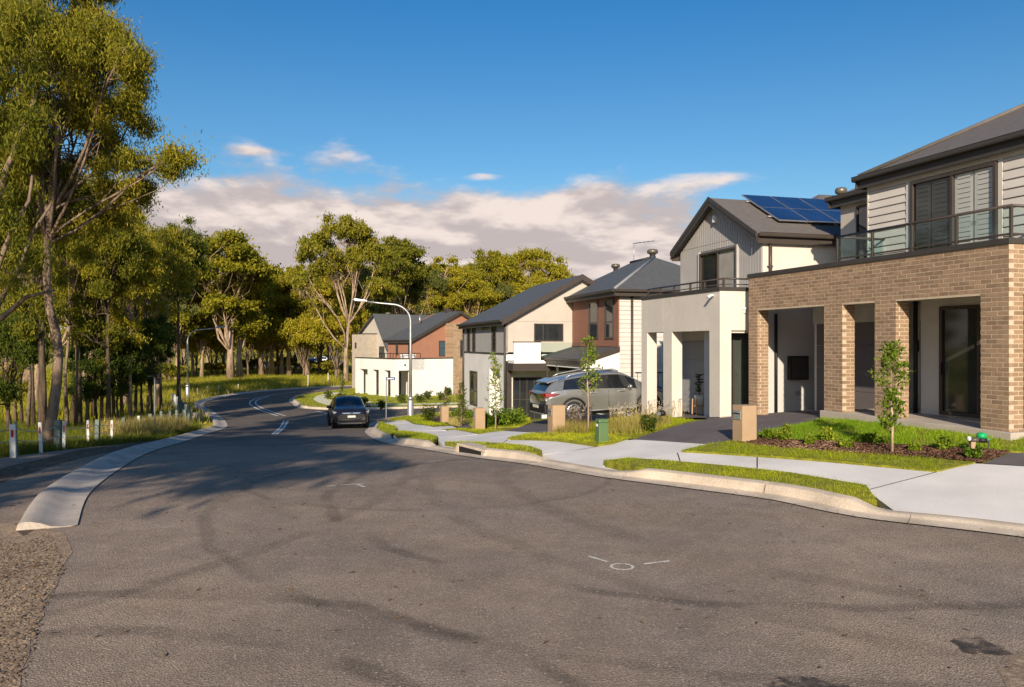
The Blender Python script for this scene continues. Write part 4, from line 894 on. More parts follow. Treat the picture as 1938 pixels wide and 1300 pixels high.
# ---- far corner house ----------------------------------------------------------
def corner_house():
    h = House('white_corner_house', 'white colonnaded corner house with orange gable and tan brick tower', (-10.17, 69), 36.9, -4.85)
    W = 7.67; T, O = -1.37, -2.36
    h.part('portico', WHITE, [(0, .4, 0, W, O, T), (.4, 3.0, 0, .4, O, T)] + [(0, .4, a, b, -5.2, O - .0005) for a, b in ((0, .75), (1.95, 2.95), (4.2, 5.15), (6.75, W))] + [(1.55, 6.0, 0, .4, -5.2, T - .001), (.4, 3, W - .4, W, -5.2, T)])
    h.part('parapet_cap', CHARCOAL, [(-.04, .44, -.04, W + .04, T + .002, T + .09), (.44, 6.0, -.04, .4, T + .002, T + .09)])
    h.part('deck', GREYWALL, [(.4, 6, .4, W - .4, T - .5, T - .25)]); h.part('porch_floor', M('porch_tile', (.16, .13, .12), rough=.7), [(-.1, 3, -.1, W, -5.4, -4.83)])
    h.part('lower_wall', WHITE, [(2.4, 6, .4, W, -5.2, T - .3)])
    h.part('door', CHARCOAL, [(2.34, 2.4, 1.0, 1.9, -4.83, -2.6)]); h.part('door', CHARCOAL, [(2.34, 2.4, 3.2, 4.2, -4.83, -2.6)]); h.part('garage_door', M('blue_grey_door', (.33, .34, .36)), [(2.35, 2.4, 4.9, 7.1, -4.83, -2.6)])
    h.part('wall_light', BLACK, [(.95, 1.05, -.08, 0, -1.95, -1.8)])
    rail = h.rod('railing', [(.2, .1, -.87), (.2, 3.3, -.87)], .03, BLACK); h.rod('top_rail', [(.2, .1, -.87), (2.6, .1, -.87)], .03, BLACK, rail)
    for k in range(7): h.part('post', BLACK, [(.18, .22, .1 + k * .52, .14 + k * .52, T + .09, -.88)], rail)
    for k in range(4): h.part('post', BLACK, [(.8 + k * .6, .84 + k * .6, .08, .12, T + .09, -.88)], rail)
    h.part('parapet_return', WHITE, [(1.0, 2.4, .5, .8, T - .2, -.95)])
    # orange gabled upper storey set back on the deck
    x0, y0, ez, pk, xp = 2.55, 1.4, .42, 2.95, 7.55
    h.mb().prism([(x0, y0, T), (x0, y0, ez), (xp, y0, pk), (11.5, y0, ez + .5), (11.5, y0, T)], [(x0, 6.0, T), (x0, 6.0, ez), (xp, 6.0, pk), (11.5, 6.0, ez + .5), (11.5, 6.0, T)]).build('upper_wall', TERRA2, h.root)
    h.part('side_wall', WHITE, [(3.0, 9, y0 - 1, y0 - .02, -5.2, T - .3)])
    sl = (pk - ez) / (xp - x0); o = .3
    h.slabs('roof', ROOF, [[(x0 - o, 6.3, ez - o * sl + .08), (x0 - o, y0 - .3, ez - o * sl + .08), (xp, y0 - .3, pk + .08), (xp, 5.2, pk + .08)], [(12, y0 - .3, ez + .3), (12, 6.3, ez + .3), (xp, 5.2, pk + .08), (xp, y0 - .3, pk + .08)]], .07)
    for xa, za, xb, zb in ((x0 - o, ez - o * sl + .08, xp, pk + .08), (12, ez + .3, xp, pk + .08)):
        h.mb().prism([(xa, y0 - .34, za - .26), (xa, y0 - .34, za + .03), (xb, y0 - .34, zb + .03), (xb, y0 - .34, zb - .26)], [(xa, y0 - .3, za - .26), (xa, y0 - .3, za + .03), (xb, y0 - .3, zb + .03), (xb, y0 - .3, zb - .26)]).build('barge_board', CHARCOAL, h.root)
    h.gutter((x0 - o, 6.3, ez - .18), (x0 - o, y0 - .3, ez - .18)); h.pipe([(x0 - .06, y0 + .05, ez), (x0 - .06, y0 + .05, T)], .06, CHARCOAL)
    h.window('s', y0, 5.35, 6.15, -1.18, .26, trans=(-.45,), fw=.07, glass=M('blue_glass', (.03, .075, .11), rough=.06, spec=.8))
    h.window('f', x0, 2.5, 3.1, -.05, .4, fw=.05, glass=M('green_glass_tint', (.035, .085, .06))); h.window('f', x0, 1.6, 2.1, T, .2, 'door', fw=.06); h.window('f', x0, 4.0, 4.4, T + .3, .3, fw=.05)
    # tan brick tower
    tw = (6.02, 8.1, -.02, 3, -5.2, 1.85); h.part('brick_tower', MORTAR, [(tw[0] + .01, tw[1], tw[2] + .01, tw[3], tw[4], tw[5])])
    m = h.mb(); z = -5.2; k = 0
    while z < 1.8:
        x = tw[0] - (k % 2) * .13
        while x < tw[1]:
            a, b = max(x, tw[0]), min(x + .25, tw[1])
            if b - a > .04: m.box(a, b, tw[2] - .004, tw[2] + .05, z, z + .105)
            x += .262
        m.box(tw[0] - .004, tw[0] + .05, tw[2], tw[3], z, z + .105); z += .118; k += 1
    m.build('brickwork', BRICKT, h.root)['kind'] = 'stuff'
    h.window('s', tw[2], 6.75, 7.45, -1.2, .3, trans=(-.5,), fw=.07, sill=BRICK)
    ch = h.part('roof_vent', CHARCOAL, [(xp - .2, xp + .3, 3.2, 3.7, pk, pk + .35)])
    h.rod('flue', [(5.2, 4.6, 1.9), (5.2, 4.6, 2.6)], .09, STEEL); return h
H5 = corner_house()

def rear_house():
    h = House('pale_gabled_house', 'pale tan house with steep dark roof half hidden behind the white corner house', (-13.2, 84), 40, -4.9)
    h.mb().prism([(0, 0, -5.3), (0, 5.4, -5.3), (0, 5.4, 1.0), (0, 2.2, 3.05), (0, -.2, -.3)], [(9, 0, -5.3), (9, 5.4, -5.3), (9, 5.4, 1.0), (9, 2.2, 3.05), (9, -.2, -.3)]).build('wall', BEIGE, h.root)
    h.part('front_block', M('tan_cladding', (.42, .36, .29), rough=.8), [(-1.2, 0, 2.0, 5.3, -5.3, 1.0)]); h.part('parapet_cap', CHARCOAL, [(-1.24, .0, 1.96, 5.34, 1.0, 1.09)])
    h.slabs('roof', ROOF, [[(-.4, 2.2, 3.2), (-.4, -.6, -.7), (9.5, -.6, -.7), (9.5, 2.2, 3.2)], [(-.4, 2.2, 3.2), (-.4, 5.8, .9), (9.5, 5.8, .9), (9.5, 2.2, 3.2)]], .1)
    h.window('f', -.02, .5, 1.5, -1.6, -.3, fw=.08); h.window('f', -1.22, 4.3, 4.6, -.5, .1, fw=.05)
    vent(h, 1.6, 2.4, 3.0, .3); return h
rear_house()

# ------------------------------------------------------------------ cars
def car(name, label, loc, rz, P, mats, group=None):
    Lc, W, Hh = P['L'], P['W'] / 2, P['H']; paint, glass, trim = mats
    root = empty(name, loc, rz, label, 'car', group)
    S = [0, .01, .04, .09, .16, .26, .38, .5, .60, .66, .72, .78, .82, .88, .94, .98, 1.0]
    zb = [.50, .55, .61, .635, .635, .625, .615, .605, .595, .59, .585, .58, .575, .555, .52, .46, .40]
    zb = P.get('zb', zb); zt = P['zt']; w = [.84, .89, .95, .985, 1, 1, 1, 1, 1, 1, 1, 1, .995, .98, .93, .84, .74]
    rw = [.74, .74, .72, .70, .70, .71, .72, .72, .71, .71, .73, .78, .80, .80, .78, .72, .6]
    bt = [.30, .25, .19, .15, .13, .13, .13, .13, .13, .13, .13, .13, .13, .13, .14, .17, .22]
    ns = np.unique(np.concatenate([np.linspace(0, 1, 61), [.005, .012, .02, .03, .125, .13, .245, .252, .455, .462, .478, .485, .97, .985, .992]]))
    def sm(vals, s): return float(np.interp(s, S, vals) * .5 + .25 * (np.interp(max(s - .012, 0), S, vals) + np.interp(min(s + .012, 1), S, vals)))
    T = np.concatenate([np.linspace(0, 2, 5), np.linspace(2, 5, 13)[1:], [5.04], np.linspace(5.08, 5.9, 6), [6, 6.2, 6.5, 7, 7.5, 8]])
    rings = []
    for s in ns:
        x = (s - .5) * Lc; b, t_, ww, r, z0 = sm(zb, s) * Hh, sm(zt, s) * Hh, sm(w, s) * W, sm(rw, s) * W, sm(bt, s) * Hh
        t_ = max(t_, b + .015)
        cp = [(0, z0), (.78 * ww, z0), (.95 * ww, z0 + .07), (.985 * ww, z0 + (b - z0) * .45), (1.0 * ww, z0 + (b - z0) * .78), (.955 * ww, b), (min(r, .93 * ww), b + (t_ - b) * .86), (r * .62, t_ - (t_ - b) * .035), (0, t_)]
        ring = []
        for t in T:
            i = min(int(t), 7); f = t - i
            if 2 <= i <= 4:      # rounded flank
                p0, p1, p2, p3 = cp[i - 1], cp[i], cp[i + 1], cp[min(i + 2, 8)]
                q = [.5 * (2 * p1[k] + (p2[k] - p0[k]) * f * .6 + (2 * p0[k] * .6 - 2 * p1[k] * 1.5 + 0) * 0 + 0) if False else p1[k] + (p2[k] - p1[k]) * (f * f * (3 - 2 * f) * .35 + f * .65) for k in (0, 1)]
            elif i in (6, 7):
                a = (6 + f + (i - 6)) - 6; q = [cp[6][0] * (1 - a / 2) , cp[6][1] + (cp[8][1] - cp[6][1]) * math.sin(min(a / 2, 1) * math.pi / 2) ** .8]
            else: q = [cp[i][k] + (cp[i + 1][k] - cp[i][k]) * f for k in (0, 1)]
            ring.append((x, q[0], q[1]))
        rings.append(ring)
    nt = len(T); V = []; F = []; MI = []
    full = [r + [(a, -b, c) for a, b, c in r[-2:0:-1]] for r in rings]; m = len(full[0])
    for r in full: V += r
    gs = P['glass']
    for i in range(len(ns) - 1):
        sc = (ns[i] + ns[i + 1]) / 2
        for j in range(m):
            k = j if j < nt - 1 else m - 1 - j; tc = (T[min(k, nt - 2)] + T[min(k + 1, nt - 1)]) / 2
            F.append((i * m + j, i * m + (j + 1) % m, (i + 1) * m + (j + 1) % m, (i + 1) * m + j)); mi = 0
            if tc < 2.35: mi = 2
            elif 5.06 < tc < 5.92 and any(a < sc < b for a, b in P['pillar']): mi = 2
            elif 5.06 < tc < 5.92 and gs[0] < sc < gs[1] and not any(a < sc < b for a, b in P['pillar']): mi = 1
            elif tc > 6.0 and (P['ws'][0] < sc < P['ws'][1] or P['rw'][0] < sc < P['rw'][1]) and tc > 6.1: mi = 1
            if tc < 2.9 and sc < .03: mi = 2
            MI.append(mi)
    F += [tuple(range(m)), tuple(range((len(ns) - 1) * m, len(ns) * m))[::-1]]; MI += [0 if P.get('rear_paint', 1) else 2, 2]
    me = bpy.data.meshes.new('body'); me.from_pydata(V, [], F)
    for mt in (paint, glass, trim): me.materials.append(mt)
    me.polygons.foreach_set('material_index', MI); me.shade_smooth()
    o = link('body', me)
    wx = [(-.5 + P['ax'][0]) * Lc, (-.5 + P['ax'][1]) * Lc]; R = P['R']
    cut = MB()
    for x in wx:
        for sgn in (1, -1):
            a = sgn * (W - .26); b = sgn * (W + .2); n = 28; r = R + .055
            cut.prism([(x + r * math.cos(k * 2 * math.pi / n), min(a, b), R + r * math.sin(k * 2 * math.pi / n)) for k in range(n)], [(x + r * math.cos(k * 2 * math.pi / n), max(a, b), R + r * math.sin(k * 2 * math.pi / n)) for k in range(n)])
    c = cut.build('cutter', trim); md = o.modifiers.new('b', 'BOOLEAN'); md.object = c; md.operation = 'DIFFERENCE'; md.solver = 'EXACT'
    dg = bpy.context.evaluated_depsgraph_get(); ev = bpy.data.meshes.new_from_object(o.evaluated_get(dg))
    bpy.data.objects.remove(o); bpy.data.objects.remove(c)
    co = np.zeros(len(ev.vertices) * 3); ev.vertices.foreach_get('co', co); co = co.reshape(-1, 3)
    polys = [(p.material_index, tuple(p.vertices), tuple(p.center)) for p in ev.polygons]
    def sub(nm, sel, mat):
        ids = sorted({v for p in sel for v in p[1]}); mp = {v: i for i, v in enumerate(ids)}
        mm = bpy.data.meshes.new(nm); mm.from_pydata([tuple(co[v]) for v in ids], [], [tuple(mp[v] for v in p[1]) for p in sel]); mm.materials.append(mat); mm.shade_smooth()
        return link(nm, mm, root)
    body = sub('body', [p for p in polys if p[0] == 0], paint); sub('lower_trim', [p for p in polys if p[0] == 2], trim)
    for nm, t in (('windscreen', lambda p: p[2][0] > P['ws'][0] * Lc - .5 * Lc - .01 and abs(p[2][1]) < .95 * W and (p[2][0] > gs[1] * Lc - .5 * Lc or abs(p[2][1]) < .60 * W)),):
        top = [p for p in polys if p[0] == 1 and t(p)]
    rest = [p for p in polys if p[0] == 1 and p not in top]
    if top: sub('windscreen', top, glass)
    rear = [p for p in rest if p[2][0] < (-.5 + gs[0]) * Lc]
    if rear: sub('rear_window', rear, glass)
    for sgn in (1, -1):
        q = [p for p in rest if p not in rear and p[2][1] * sgn > 0]
        if q: sub('side_window', q, glass)
    # wheels
    rub = M('tyre_rubber', (.018, .018, .019), rough=.8, var=.1); alloy = M('alloy_rim', (.42, .42, .43), rough=.3, var=.1, metal=.9)
    proto = None
    for x in wx:
        for sgn in (1, -1):
            y = sgn * (W - .115)
            tm = MB(); tm.lathe([(R * .66, -.10), (R * .92, -.112), (R, -.085), (R, .085), (R * .92, .112), (R * .66, .10)], (0, 0, 0), 32, 'y')
            rm = MB(); rm.lathe([(.02, .02), (R * .16, .06), (R * .2, .05), (R * .2, -.02), (R * .02, -.03)], (0, 0, 0), 16, 'y')
            rm.lathe([(R * .60, .10), (R * .70, .104), (R * .70, .08), (R * .61, .07)], (0, 0, 0), 32, 'y')
            for k in range(10):
                a = k * .628 + (.12 if k % 2 else -.12); a2 = k * .628
                p, q = Vector((math.cos(a2) * R * .15, .055, math.sin(a2) * R * .15)), Vector((math.cos(a) * R * .65, .085, math.sin(a) * R * .65))
                rm.tube([p, (p + q) / 2 + Vector((0, .012, 0)), q], [.022, .017, .02], 5)
            wh = tm.build('wheel', rub, root, smooth=True); wh.location = (x, y, R)
            if sgn < 0: wh.rotation_euler = (0, 0, math.pi)
            rm.build('rim', alloy, wh, smooth=True); MB().lathe([(R * .6, -.03), (R * .6, -.02)], (0, 0, 0), 20, 'y').build('brake_shadow', trim, wh)
            # arch cladding
            n = 16; A = [(x + (R + .085) * math.cos(t), sgn * (W * .985), R + (R + .075) * math.sin(t)) for t in np.linspace(-.25, math.pi + .25, n)]
            MB().tube(A, .045, 6).build('arch_trim', trim, root, smooth=True)
            # mirror
    for sgn in (1, -1):
        x = (.645 - .5) * Lc; mr = MB().lathe([(.02, -.13), (.075, -.10), (.085, 0), (.075, .09), (.02, .12)], (0, 0, 0), 12, 'y').build('mirror', P.get('mirror', paint), root, smooth=True)
        mr.location = (x, sgn * (W + .09), .655 * Hh); mr.scale = (.8, 1, .85); MB().tube([(x, sgn * (W * .9), .62 * Hh), (x, sgn * (W + .03), .64 * Hh)], .025, 6).build('mirror_stalk', trim, root)
    return root, wx
def suv():
    silver = M('silver_grey_paint', (.36, .36, .35), rough=.25, var=.03, metal=.7, coat=.4, spec=.5); gl = M('car_glass', (.012, .014, .018), rough=.04, var=.2, spec=.9); tr = BLACK
    x, y = 2.08, 26.6; x2, y2 = 4.70, 27.45; a = math.atan2(y2 - y, x2 - x); wb = 2.755; Lc, W, Hh = 4.62, 1.865, 1.66
    c, n = math.cos(a), math.sin(a); cx, cy = x + c * wb / 2 - n * .8 * 0 - (-n) * 0, y + n * wb / 2
    cx += -n * .93; cy += c * .93     # the near flank carries the picked wheel centres
    z = (G(x, y, KH) + G(x2, y2, KH)) / 2 + .02
    zt = [.56, .66, .765, .855, .905, .95, .985, 1.0, .985, .925, .83, .715, .665, .64, .595, .53, .45]; zbl = [.50, .56, .63, .66, .66, .648, .635, .62, .605, .595, .59, .585, .575, .555, .52, .46, .40]
    P = dict(L=Lc, W=W, H=Hh, zt=zt, zb=zbl, glass=(.12, .71), pillar=((.243, .254), (.456, .484),), ws=(.63, .785), rw=(.012, .075), ax=(.205, .805), R=.365)
    r, wx = car('silver_suv', 'silver grey SUV parked nose-in on the driveway under the porch house', (cx, cy, z), a, P, (silver, gl, tr))
    pitch = math.atan2(G(x2, y2) - G(x, y), wb); r.rotation_euler = (0, -pitch, a)
    red = M('tail_light_red', (.22, .004, .005), rough=.15, spec=.7); W2 = W / 2
    for sgn in (1, -1):
        MB().prism([(-2.29, sgn * .42, 1.0), (-2.26, sgn * .80, 1.03), (-2.02, sgn * .925, 1.015), (-1.86, sgn * .935, .99), (-2.03, sgn * .93, .93), (-2.26, sgn * .83, .88), (-2.28, sgn * .62, .93)],
                   [(-2.35, sgn * .42, 1.0), (-2.325, sgn * .83, 1.03), (-2.03, sgn * .95, 1.015), (-1.83, sgn * .945, .985), (-2.04, sgn * .955, .93), (-2.32, sgn * .86, .88), (-2.345, sgn * .62, .93)]).build('tail_light', red, r, bevel=.01)
        MB().prism([(-1.72, sgn * .70, 1.12), (-1.98, sgn * .72, 1.12), (-1.74, sgn * .62, 1.38), (-1.60, sgn * .62, 1.40)], [(-1.72, sgn * .895, 1.10), (-1.98, sgn * .88, 1.10), (-1.74, sgn * .70, 1.37), (-1.58, sgn * .70, 1.39)]).build('rear_pillar', silver, r)
        MB().tube([(-1.5, sgn * .60, 1.49), (-1.3, sgn * .60, 1.57), (-.4, sgn * .61, 1.675), (.25, sgn * .61, 1.685), (.45, sgn * .61, 1.60)], .022, 8).build('roof_rail', STEEL, r, smooth=True)
        for x_ in (-.62, .42): MB().box(x_ - .12, x_ + .12, sgn * .915, sgn * .965, .93, .96).build('door_handle', STEEL, r, bevel=.01)
        for x_ in (-1.05, -.08, .98): MB().box(x_ - .004, x_ + .004, sgn * .90, sgn * .9325, .42, 1.0).build('door_gap', BLACK, r)
        MB().box(-.95, 1.0, sgn * .91, sgn * .945, .33, .37).build('sill_trim', STEEL, r, bevel=.01)
        MB().prism([(2.1, sgn * .7, .84), (1.75, sgn * .9, .90), (2.0, sgn * .86, .80)], [(2.18, sgn * .72, .84), (1.76, sgn * .95, .91), (2.05, sgn * .92, .79)]).build('headlight', STEEL, r)
    MB().prism([(-2.14, -.60, 1.33), (-2.14, .60, 1.33), (-1.75, .60, 1.42), (-1.75, -.60, 1.42)], [(-2.16, -.58, 1.37), (-2.16, .58, 1.37), (-1.75, .58, 1.475), (-1.75, -.58, 1.475)]).build('spoiler', silver, r, bevel=.01)
    MB().box(-2.36, -2.2, -.78, .78, .32, .62).build('rear_bumper', BLACK, r, bevel=.04); MB().box(-2.375, -2.36, -.18, .34, .50, .60).build('number_plate', M('plate', (.55, .55, .5)), r)
    MB().box(-2.375, -2.30, -.7, .7, .30, .345).build('skid_plate', STEEL, r, bevel=.01)
suv()
def dark_suv():
    navy = M('black_navy_paint', (.010, .011, .016), rough=.2, var=.1, coat=.25, spec=.4); gl = M('car_glass', (.012, .014, .018), rough=.04, spec=.9)
    fw = Vector((.285, -.958)).normalized(); fx, fy = -7.85, 39.0; Lc = 4.35
    c = Vector((fx, fy)) - fw * (Lc / 2)
    zt = [.52, .62, .78, .90, .95, .98, 1.0, .995, .965, .895, .80, .70, .665, .645, .60, .535, .44]
    P = dict(L=Lc, W=1.79, H=1.605, zt=zt, glass=(.10, .70), pillar=((.243, .254), (.456, .484)), ws=(.615, .785), rw=(.012, .075), ax=(.19, .79), R=.34)
    r, wx = car('black_suv', 'black SUV with chrome grille parked at the kerb facing the camera', (c.x, c.y, G(c.x, c.y) + .012), math.atan2(fw.y, fw.x), P, (navy, gl, BLACK))
    pitch = math.atan2(G(fx, fy) - G(c.x - fw.x * 2, c.y - fw.y * 2), 4.2); r.rotation_euler = (0, -pitch, math.atan2(fw.y, fw.x))
    ch = M('chrome', (.6, .6, .6), rough=.12, metal=1., var=.05); lamp = M('headlight_glass', (.22, .25, .3), rough=.06, spec=.9)
    for s in (1, -1):
        MB().prism([(2.02, s * .52, .78), (1.80, s * .82, .86), (1.66, s * .86, .90), (1.82, s * .85, .76), (2.0, s * .6, .70)], [(2.12, s * .52, .79), (1.95, s * .83, .86), (1.68, s * .905, .91), (1.93, s * .87, .76), (2.09, s * .62, .70)]).build('headlight', lamp, r, bevel=.01)
        MB().box(2.06, 2.12, s * .50, s * .70, .36, .42).build('fog_light', ch, r, bevel=.01)
        MB().box(1.9, 2.06, s * .74, s * .80, .3, .5).build('bumper_corner', BLACK, r)
    MB().prism([(2.05, -.55, .80), (2.05, .55, .80), (2.05, .40, .70), (2.05, -.40, .70)], [(2.16, -.5, .80), (2.16, .5, .80), (2.17, .36, .73), (2.17, -.36, .73)]).build('grille_bar', ch, r, bevel=.01)
    MB().box(2.08, 2.175, -.07, .07, .71, .80).build('badge', ch, r, bevel=.02)
    MB().box(2.05, 2.165, -.5, .5, .46, .70).build('grille', BLACK, r, bevel=.02); MB().box(2.166, 2.185, -.19, .19, .55, .65).build('number_plate', M('plate', (.55, .55, .5)), r)
    MB().box(2.0, 2.17, -.52, .52, .25, .285).build('bumper_trim', ch, r, bevel=.008); MB().box(1.9, 2.155, -.7, .7, .22, .44).build('front_bumper', BLACK, r, bevel=.03)
    return r
DS = dark_suv()
# pale vehicles parked far off in the paddock behind the trees
wp = M('white_car_paint', (.62, .62, .62), rough=.4, var=.05); bp_ = M('pale_blue_car_paint', (.30, .38, .45), rough=.4, var=.05)
for (px, py, Y, rz, mt, lb) in ((498, 706, 150, .1, wp, 'white car far off in the paddock, seen left of the tree clump'), (635, 698, 165, .2, bp_, 'pale blue car far off behind the thick tree clump'), (594, 700, 170, .3, wp, 'white car far off behind the trunks of the tree clump'), (612, 693, 185, 0, wp, 'white car farthest off, seen in the gap right of the clump')):
    c = copy_tree(DS); X = (px - CX_) / F_ * Y; c.name = 'parked_car'; c.location = (X, Y, G(X, Y) - .05); c.rotation_euler = (0, 0, rz); c['label'] = lb; c['group'] = 'cars far off in the paddock'
    for ch in c.children:
        if ch.name.startswith('body'):
            ch.data = ch.data.copy(); ch.data.materials[0] = mt

# ------------------------------------------------------------------ street furniture
def lamp_post(px, py, hh, arm, label, R0=.085):
    x, y = gp(px, py, KH if px > 500 else 0.); z = G(x, y, KH if px > 500 else 0.)
    r = empty('street_lamp', (x, y, z), 0, label, 'street lamp', 'street lamps')
    MB().lathe([(R0 * 2.1, -.1), (R0 * 2.0, .02), (R0 * 1.9, .9), (R0 * 1.55, 1.0), (R0 * 2.1, 1.02), (R0 * 2.1, 1.12), (R0 * 1.2, 1.16)], (0, 0, 0), 14).build('base', STEEL, r, smooth=True)
    ax, ay = arm; top = hh; pts = [(0, 0, 1.1), (0, 0, top * .6), (0, 0, top - 1.1)]
    for t in np.linspace(.15, 1, 7): pts.append((ax * .42 * (1 - math.cos(t * 1.45)), ay * .42 * (1 - math.cos(t * 1.45)), top - 1.1 + 1.0 * math.sin(t * 1.45)))
    pts.append((ax * .7, ay * .7, top - .03)); pts.append((ax, ay, top + .06))
    MB().tube(pts, [R0, R0 * .85, R0 * .72] + [R0 * .62] * 7 + [R0 * .5, R0 * .45], 10).build('pole', STEEL, r, smooth=True)
    d = Vector((ax, ay, .25)).normalized(); e = Vector((ax, ay, top + .06)); n = Vector((-d.y, d.x, 0)).normalized()
    hd = MB(); hd.prism([e + n * .10 - d * .1, e + d * .75 + n * .13, e + d * .85, e + d * .75 - n * .13, e - n * .10 - d * .1], [e + n * .08 + Vector((0, 0, .1)), e + d * .7 + n * .1 + Vector((0, 0, .13)), e + d * .78 + Vector((0, 0, .11)), e + d * .7 - n * .1 + Vector((0, 0, .13)), e - n * .08 + Vector((0, 0, .1))])
    hd.build('lamp_head', STEEL, r, bevel=.02); MB().prism([e + d * .25 + n * .09 - Vector((0, 0, .03)), e + d * .7 + n * .09 - Vector((0, 0, .03)), e + d * .7 - n * .09 - Vector((0, 0, .03)), e + d * .25 - n * .09 - Vector((0, 0, .03))], [e + d * .25 + n * .09 + Vector((0, 0, .01)), e + d * .7 + n * .09 + Vector((0, 0, .01)), e + d * .7 - n * .09 + Vector((0, 0, .01)), e + d * .25 - n * .09 + Vector((0, 0, .01))]).build('lens', M('lamp_lens', (.4, .4, .4), rough=.2), r)
lamp_post(777, 787, 6.8, (-2.6, -.3), 'tall galvanised street lamp with curved arm on the right-hand corner', .10)
lamp_post(355, 753, 6.1, (2.7, -.4), 'slimmer street lamp standing in long grass left of the bend', .09)
def street_sign():
    x, y = gp(731, 790, KH); z = G(x, y, KH); r = empty('street_sign', (x, y, z), R_(8), 'street name sign with small blue blade on a thin grey pole', 'street sign')
    MB().tube([(0, 0, -.2), (0, 0, 2.4)], .032, 8).build('pole', STEEL, r); b = MB().box(0.02, .52, -.012, .012, 2.2, 2.37).build('blade', M('sign_blue', (.02, .035, .12), rough=.5), r)
    MB().box(.06, .18, -.0145, -.0125, 2.25, 2.32).build('lettering', WHITE, b); MB().box(.21, .34, -.0145, -.0125, 2.25, 2.32).build('lettering', WHITE, b); MB().box(.37, .44, -.0145, -.0125, 2.25, 2.32).build('lettering', WHITE, b)
street_sign()
def bird_pole():
    x, y = gp(293, 824, 0); z = G(x, y); r = empty('marker_pole', (x, y, z), 0, 'thin grey pole with flat dark top plate among roadside grass', 'pole')
    MB().tube([(0, 0, -.2), (0, 0, 2.3)], .028, 8).build('pole', STEEL, r); MB().box(-.22, .22, -.15, .15, 2.3, 2.36).build('top_plate', BLACK, r, bevel=.015); MB().box(.06, .2, -.06, .06, 2.02, 2.28).build('box', BLACK, r)
bird_pole()
def guide_posts():
    wh = M('white_post_paint', (.62, .61, .57), rough=.7, var=.15, sc=8, fine=.15, fsc=40); red = M('red_reflector', (.5, .015, .02), rough=.25); gre = M('weathered_green_timber', (.155, .19, .175), rough=.9, var=.3, sc=5, fine=.3, fsc=30)
    places = [(25, 866, .76, 0, .13, 'leftmost white guide post with red reflector, chipped base'), (78, 855, .74, 0, .085, 'second white guide post from the left, in front of a leaning trunk'), (121, 849, .74, 0, .085, 'white guide post beside the broad grey-green timber post'), (167.5, 839.5, .72, 0, .08, 'white guide post with red reflector left of a green timber post'), (211.5, 833, .68, 0, .075, 'rightmost white guide post with red reflector'),
              (32.5, 864, .80, 1, .05, 'thin blue-green post tight behind the leftmost guide post'), (109.5, 848, .76, 1, .155, 'broad grey-green timber post at the foot of the leaning trunk'), (184, 837, .73, 1, .125, 'green timber post between the two middle guide posts'), (234, 825, .72, 1, .125, 'green timber post right of the last white guide post'),
              (286, 812, .74, 1, .14, 'grey timber post just left of the thin plated pole'), (305, 802, .70, 1, .13, 'grey timber post just right of the thin plated pole'), (321, 801, .74, 1, .13, 'grey timber post, middle of the three beyond the plated pole'), (335.5, 804, .80, 1, .13, 'grey timber post with bright side before the end of the near row'), (350, 806, .84, 1, .11, 'last grey timber post of the near row beside the dark culvert'), (263, 817, .7, 2, .12, 'broken white post with splintered top in long grass')]
    tops = []
    for (px, py, hh, kd, w, lb) in places:
        x, y = gp(px, py); z = G(x, y) - .06; rz = .12
        r = empty('guide_post' if kd in (0, 2) else 'timber_post', (x, y, z), rz, lb, 'guide post' if kd in (0, 2) else 'timber post', 'white guide posts' if kd in (0, 2) else 'timber cable barrier posts')
        r.rotation_euler = (random.uniform(-.03, .03), random.uniform(-.05, .05), rz); d = w if kd else .045
        MB().box(-w / 2, w / 2, -d / 2, d / 2, -.2, hh + .06).build('post', gre if kd == 1 else wh, r, bevel=.012)
        if kd == 0: MB().box(-w * .22, w * .22, -d / 2 - .006, -d / 2 - .0005, hh * .70, hh * .92).build('reflector', red, r, bevel=.003)
        if kd == 1: tops.append((x, y, z + hh))
    tops.sort(key=lambda t: t[1]); tops = [(-13.0, 14.6, tops[0][2] + .1)] + tops
    for a, b in zip(tops, tops[1:]):
        for dz in (.10, .36):
            P = [Vector(a) * (1 - t) + Vector(b) * t - Vector((0, 0, dz + .10 * math.sin(math.pi * t))) for t in np.linspace(0, 1, 9)]
            o = MB().tube(P, .011, 5).build('barrier_cable', STEEL, smooth=True); i = tops.index(a); w = ('first', 'second', 'third', 'fourth', 'fifth', 'sixth', 'seventh', 'eighth', 'ninth', 'tenth')[i]
            tag(o, '%s slack steel cable of the %s barrier span from the left' % ('upper' if dz < .2 else 'lower', w), 'cable', 'cables of the roadside barrier')
    a, b = gp(358, 799), gp(328, 766)
    lbs = ['nearest of the grey posts receding along the bend, beside the culvert', 'second of the grey posts receding along the bend', 'third of the grey posts receding along the bend', 'fourth of the grey posts receding along the bend', 'fifth of the grey posts receding along the bend, half in grass', 'third from the far end of the receding grey posts', 'second from the far end of the receding posts, whitish', 'farthest whitish post of the row receding along the bend']
    for k in range(8):
        t = k / 7; x, y = a[0] + (b[0] - a[0]) * t, a[1] + (b[1] - a[1]) * t
        o = MB().box(-.07, .07, -.07, .07, -.2, .95).build('timber_post', gre if k < 5 else wh, bevel=.012); o.location = (x, y, G(x, y) - .05); tag(o, lbs[k], 'timber post', 'timber posts receding along the bend')
    cl = MB().box(-.55, .55, -.16, .16, -.3, .34).build('culvert_headwall', CONCO, bevel=.02); x, y = gp(358, 793); cl.location = (x, y + .5, G(x, y)); tag(cl, 'low concrete culvert headwall at the end of the near post row', 'culvert')
